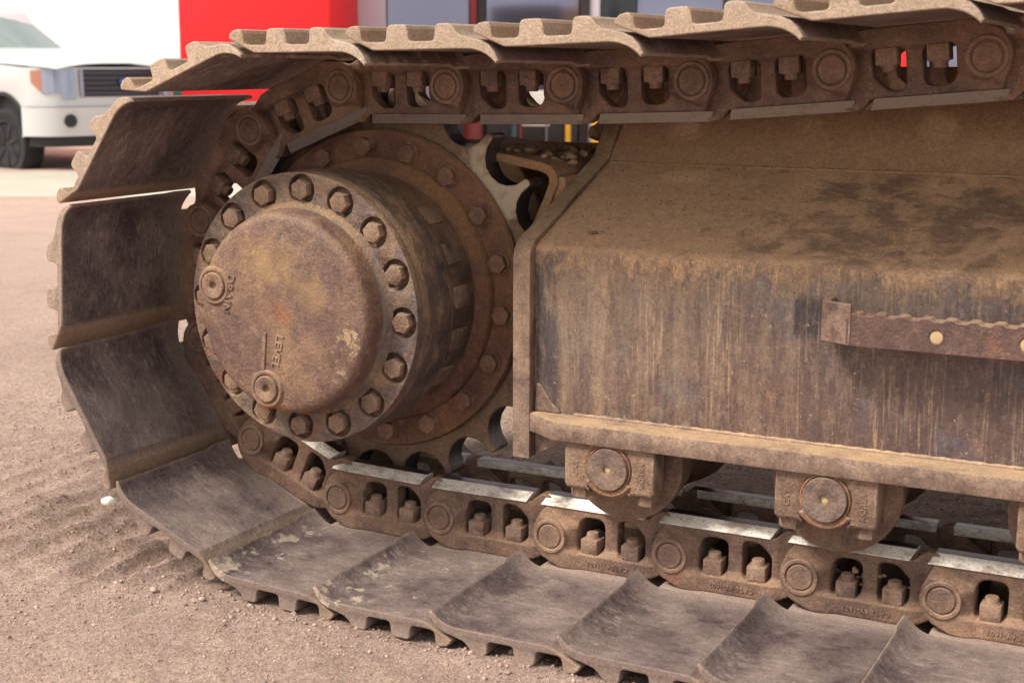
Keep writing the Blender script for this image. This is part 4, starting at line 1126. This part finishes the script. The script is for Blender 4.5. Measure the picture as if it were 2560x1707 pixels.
def loft(rows_, closed=False):
    v, f = [], []
    for r_ in rows_: v += r_
    n = len(rows_[0])
    for a_ in range(len(rows_) - 1):
        for b_ in range(n - 1):
            f.append((a_ * n + b_, a_ * n + b_ + 1, (a_ + 1) * n + b_ + 1, (a_ + 1) * n + b_))
    me = mesh_py(v, f); bm = bmesh.new(); bm.from_mesh(me); bmesh.ops.recalc_face_normals(bm, faces=bm.faces); bm.to_mesh(me); bm.free(); return me
# hood and cab top
hood = []
for x_, zc, zs, w in ((0.03, 1.235, 1.17, 0.86), (-0.05, 1.275, 1.19, 0.93), (-0.35, 1.325, 1.21, 0.985), (-0.8, 1.375, 1.235, 1.0), (-1.25, 1.41, 1.25, 1.0), (-2.10, 1.43, 1.26, 1.0)):
    hood.append([(x_, s * w * k, zs + (zc - zs) * (1 - abs(k) ** 3)) for k, s in [(q / 10, 1) for q in range(-10, 11)]])
link('hood', loft(hood), M_paint, TR, 50)
ws_ = [[(-1.85 - 0.30 * y_ * y_, y_, 1.40 - 0.09 * abs(y_)) for y_ in np.linspace(-0.86, 0.86, 9)], [(-2.80, y_ * 0.80, 1.86 - 0.05 * abs(y_)) for y_ in np.linspace(-0.86, 0.86, 9)]]
link('windshield', loft(ws_), M_ws, TR, 50)
cab = plate([(-2.82, 1.88), (-4.0, 1.90), (-4.2, 1.28), (-2.10, 1.24)], -0.74, 0.74, 0.05, (), 2)
link('cab', cab, M_paint, TR, 50)
link('side_window', plate([(-2.35, 1.32), (-2.9, 1.80), (-3.85, 1.81), (-3.95, 1.32)], -0.76, -0.742, 0.001), M_ws, TR, 0)
def side_outline():
    o_ = [(-0.42, 0.45), (-0.40, 1.05), (-0.42, 1.19), (-1.25, 1.25), (-5.6, 1.25), (-5.7, 0.75), (-5.6, 0.5)]
    o_ += [(-4.98 + 0.0, 0.5)]
    o_ += circ(-4.55, 0.44, 0.47, 16, R(175), R(5), False)[::-1][::-1][::-1]
    return o_
so = [(-0.47, 0.42), (-0.42, 0.60), (-0.40, 1.05), (-0.42, 1.19), (-1.25, 1.25), (-5.6, 1.25), (-5.7, 0.75), (-5.6, 0.45)]
so += circ(-4.55, 0.43, 0.48, 16, R(178), R(2), False)
so += circ(-0.84, 0.43, 0.48, 18, R(178), R(2), False)
for y0_, y1_ in ((-1.0, -0.94), (0.94, 1.0)):
    link('side_panel', plate(so, y0_, y1_, 0.012, (), 2), M_paint, TR, 40)
link('underbody', box(-5.6, -0.15, -0.92, 0.92, 0.42, 1.15, 0.02), M_blk, TR, 0)
arc_ = circ(-0.84, 0.43, 0.485, 18, R(170), R(0), False) + circ(-0.84, 0.43, 0.44, 18, R(0), R(170), False)
link('arch_trim', plate(arc_, -1.012, -0.92, 0.004), M_blk, TR, 40)
# front fascia along a curved plan
def plan(t_):      # t in -1..1 across the nose
    s = 1 if t_ > 0 else -1; t_ = abs(t_)
    if t_ < 0.62: return Vector((0.10 - 0.10 * (t_ / 0.62) ** 2, s * t_ * 1.06))
    q = (t_ - 0.62) / 0.38; a_ = q * PI / 2
    return Vector((0.0 - 0.43 * (1 - math.cos(a_)), s * (0.657 + 0.343 * math.sin(a_))))
def fascia(t0, t1, z0, z1, off, n=14, lean=0.05, nz_=2, z0b=None, z1b=None):
    rows_ = []
    for k in range(n + 1):
        t_ = t0 + (t1 - t0) * k / n
        p = plan(t_); a_ = plan(t_ + 0.01) - plan(t_ - 0.01); nn = Vector((a_.y, -a_.x)).normalized()
        if nn.x < 0: nn = -nn
        if abs(t_) > 0.9: nn = Vector((0.2, 1 if t_ > 0 else -1)).normalized()
        f_ = k / n
        za = z0 + ((z0b if z0b is not None else z0) - z0) * f_; zb = z1 + ((z1b if z1b is not None else z1) - z1) * f_
        rows_.append([(p.x + nn.x * off - lean * max(0, (z - 0.75)) * 0.6, p.y + nn.y * off, z) for z in np.linspace(za, zb, nz_ + 1)])
    return loft(rows_)
link('front_fascia', join(fascia(-1, 1, 0.75, 1.19, 0.0, 40)), M_paint, TR, 40)
link('bumper', join(fascia(-1, -0.36, 0.42, 0.745, 0.035, 20), fascia(0.36, 1, 0.42, 0.745, 0.035, 20), fascia(-0.36, 0.36, 0.58, 0.745, 0.035, 10)), M_paint, TR, 40)
link('air_intake', fascia(-0.37, 0.37, 0.42, 0.59, 0.015, 8), M_blk, TR, 0)
link('valance', fascia(-0.97, 0.97, 0.30, 0.425, -0.02, 24), M_blk, TR, 40)
gr = link('grille', fascia(-0.53, 0.53, 0.86, 1.17, 0.012, 16), M_blk, TR, 0)
for k in range(5):
    z_ = 0.885 + k * 0.058; link('grille_bar', fascia(-0.48, 0.48, z_, z_ + 0.024, 0.024, 16, nz_=1), M_grl, gr, 0)
link('grille_surround', join(fascia(-0.53, -0.49, 0.86, 1.17, 0.03, 2), fascia(0.49, 0.53, 0.86, 1.17, 0.03, 2)), M_chr, gr, 0)
em = lathe([(1, 0), (1, -0.02), (0.85, -0.03)], 0, 0, 32); em.transform(Matrix.Translation((0.125, 0, 1.025)) @ Matrix.Rotation(PI / 2, 4, 'Z') @ Matrix.Diagonal((0.095, 1, 0.040, 1)))
link('emblem', em, M_blue, gr, 40)
for s in (-1, 1):
    hl = link('headlight', fascia(0.57 * s, 0.83 * s, 0.92 if True else 0, 1.165, 0.014, 10, z0b=0.90), M_lamp, TR, 0)
    link('lamp_lower_lens', fascia(0.57 * s, 0.70 * s, 0.835, 0.925, 0.016, 6), M_lamp, hl, 0)
    link('turn_signal', fascia(0.83 * s, 0.91 * s, 0.90, 1.16, 0.014, 6, z0b=1.02, z1b=1.15), M_amber, hl, 0)
    p = plan(0.66 * s)
    fg = lathe([(0.075, 0), (0.07, -0.01)], 0, 0, 24); fg.transform(Matrix.Translation((p.x + 0.050, p.y, 0.595)) @ Matrix.Rotation(PI / 2 - 0.5 * s * 0 + (0.35 * s), 4, 'Z'))
    link('fog_light', fg, M_blk, TR, 0)
def wheel(x_, y_):
    w = link('wheel', lathe([(0.27, -0.11), (0.30, -0.135), (0.38, -0.135), (0.412, -0.10), (0.418, 0.0), (0.412, 0.10), (0.38, 0.13), (0.30, 0.13)], 0, 0, 56), M_tyre, TR, 40)
    w.location = (x_, y_, 0.418); s = -1 if y_ < 0 else 1
    rim = [lathe([(0.285, -0.128), (0.265, -0.132), (0.25, -0.10), (0.245, -0.03)], 0, 0, 48, False, True), lathe([(0.07, -0.06), (0.065, -0.10), (0.03, -0.105)], 0, 0, 24, False, True)]
    for k in range(7):
        b_ = box(0.05, 0.262, -0.118, -0.09, -0.026, 0.026, 0.006); b_.transform(roty(2 * PI * k / 7 + 0.3)); rim.append(b_)
    rm = join(*rim)
    if s > 0: rm.transform(Matrix.Rotation(PI, 4, 'Z'))
    link('rim', rm, M_rim, w, 40)
for x_ in (-0.84, -4.55):
    for y_ in (-0.86, 0.86): wheel(x_, y_)

for o in TR.children:
    if not o.name.startswith('wheel'): o.location.z += 0.11

# dark car behind the pickup, only its hood line shows
CR = empty('parked_car', at(-5.15, 26.5, -0.66), YAW)
tag(CR, 'dark green car parked between the white pickup and the red building', 'car')
M_grn = plain('dark_green_paint', srgb(28, 58, 50), 0.3)
bo = [(-2.2, 0.30), (-2.2, 0.70), (-1.9, 0.86), (-0.8, 0.92), (0.2, 1.02), (1.6, 1.05), (2.1, 0.9), (2.2, 0.4), (2.1, 0.30)]
link('body', plate(fillet(bo, 0.05), -0.85, 0.85, 0.06, (), 2), M_grn, CR, 40)
link('cabin_glass', plate(fillet([(-0.6, 0.95), (0.0, 1.18), (1.0, 1.2), (1.7, 1.0)], 0.05), -0.7, 0.7, 0.06, (), 2), M_ws, CR, 40)
for x_ in (-1.35, 1.35):
    for y_ in (-0.75, 0.75):
        w = link('wheel', lathe([(0.18, -0.1), (0.3, -0.1), (0.32, 0), (0.3, 0.1)], 0, 0, 32), M_tyre, CR, 40); w.location = (x_, y_, 0.32)
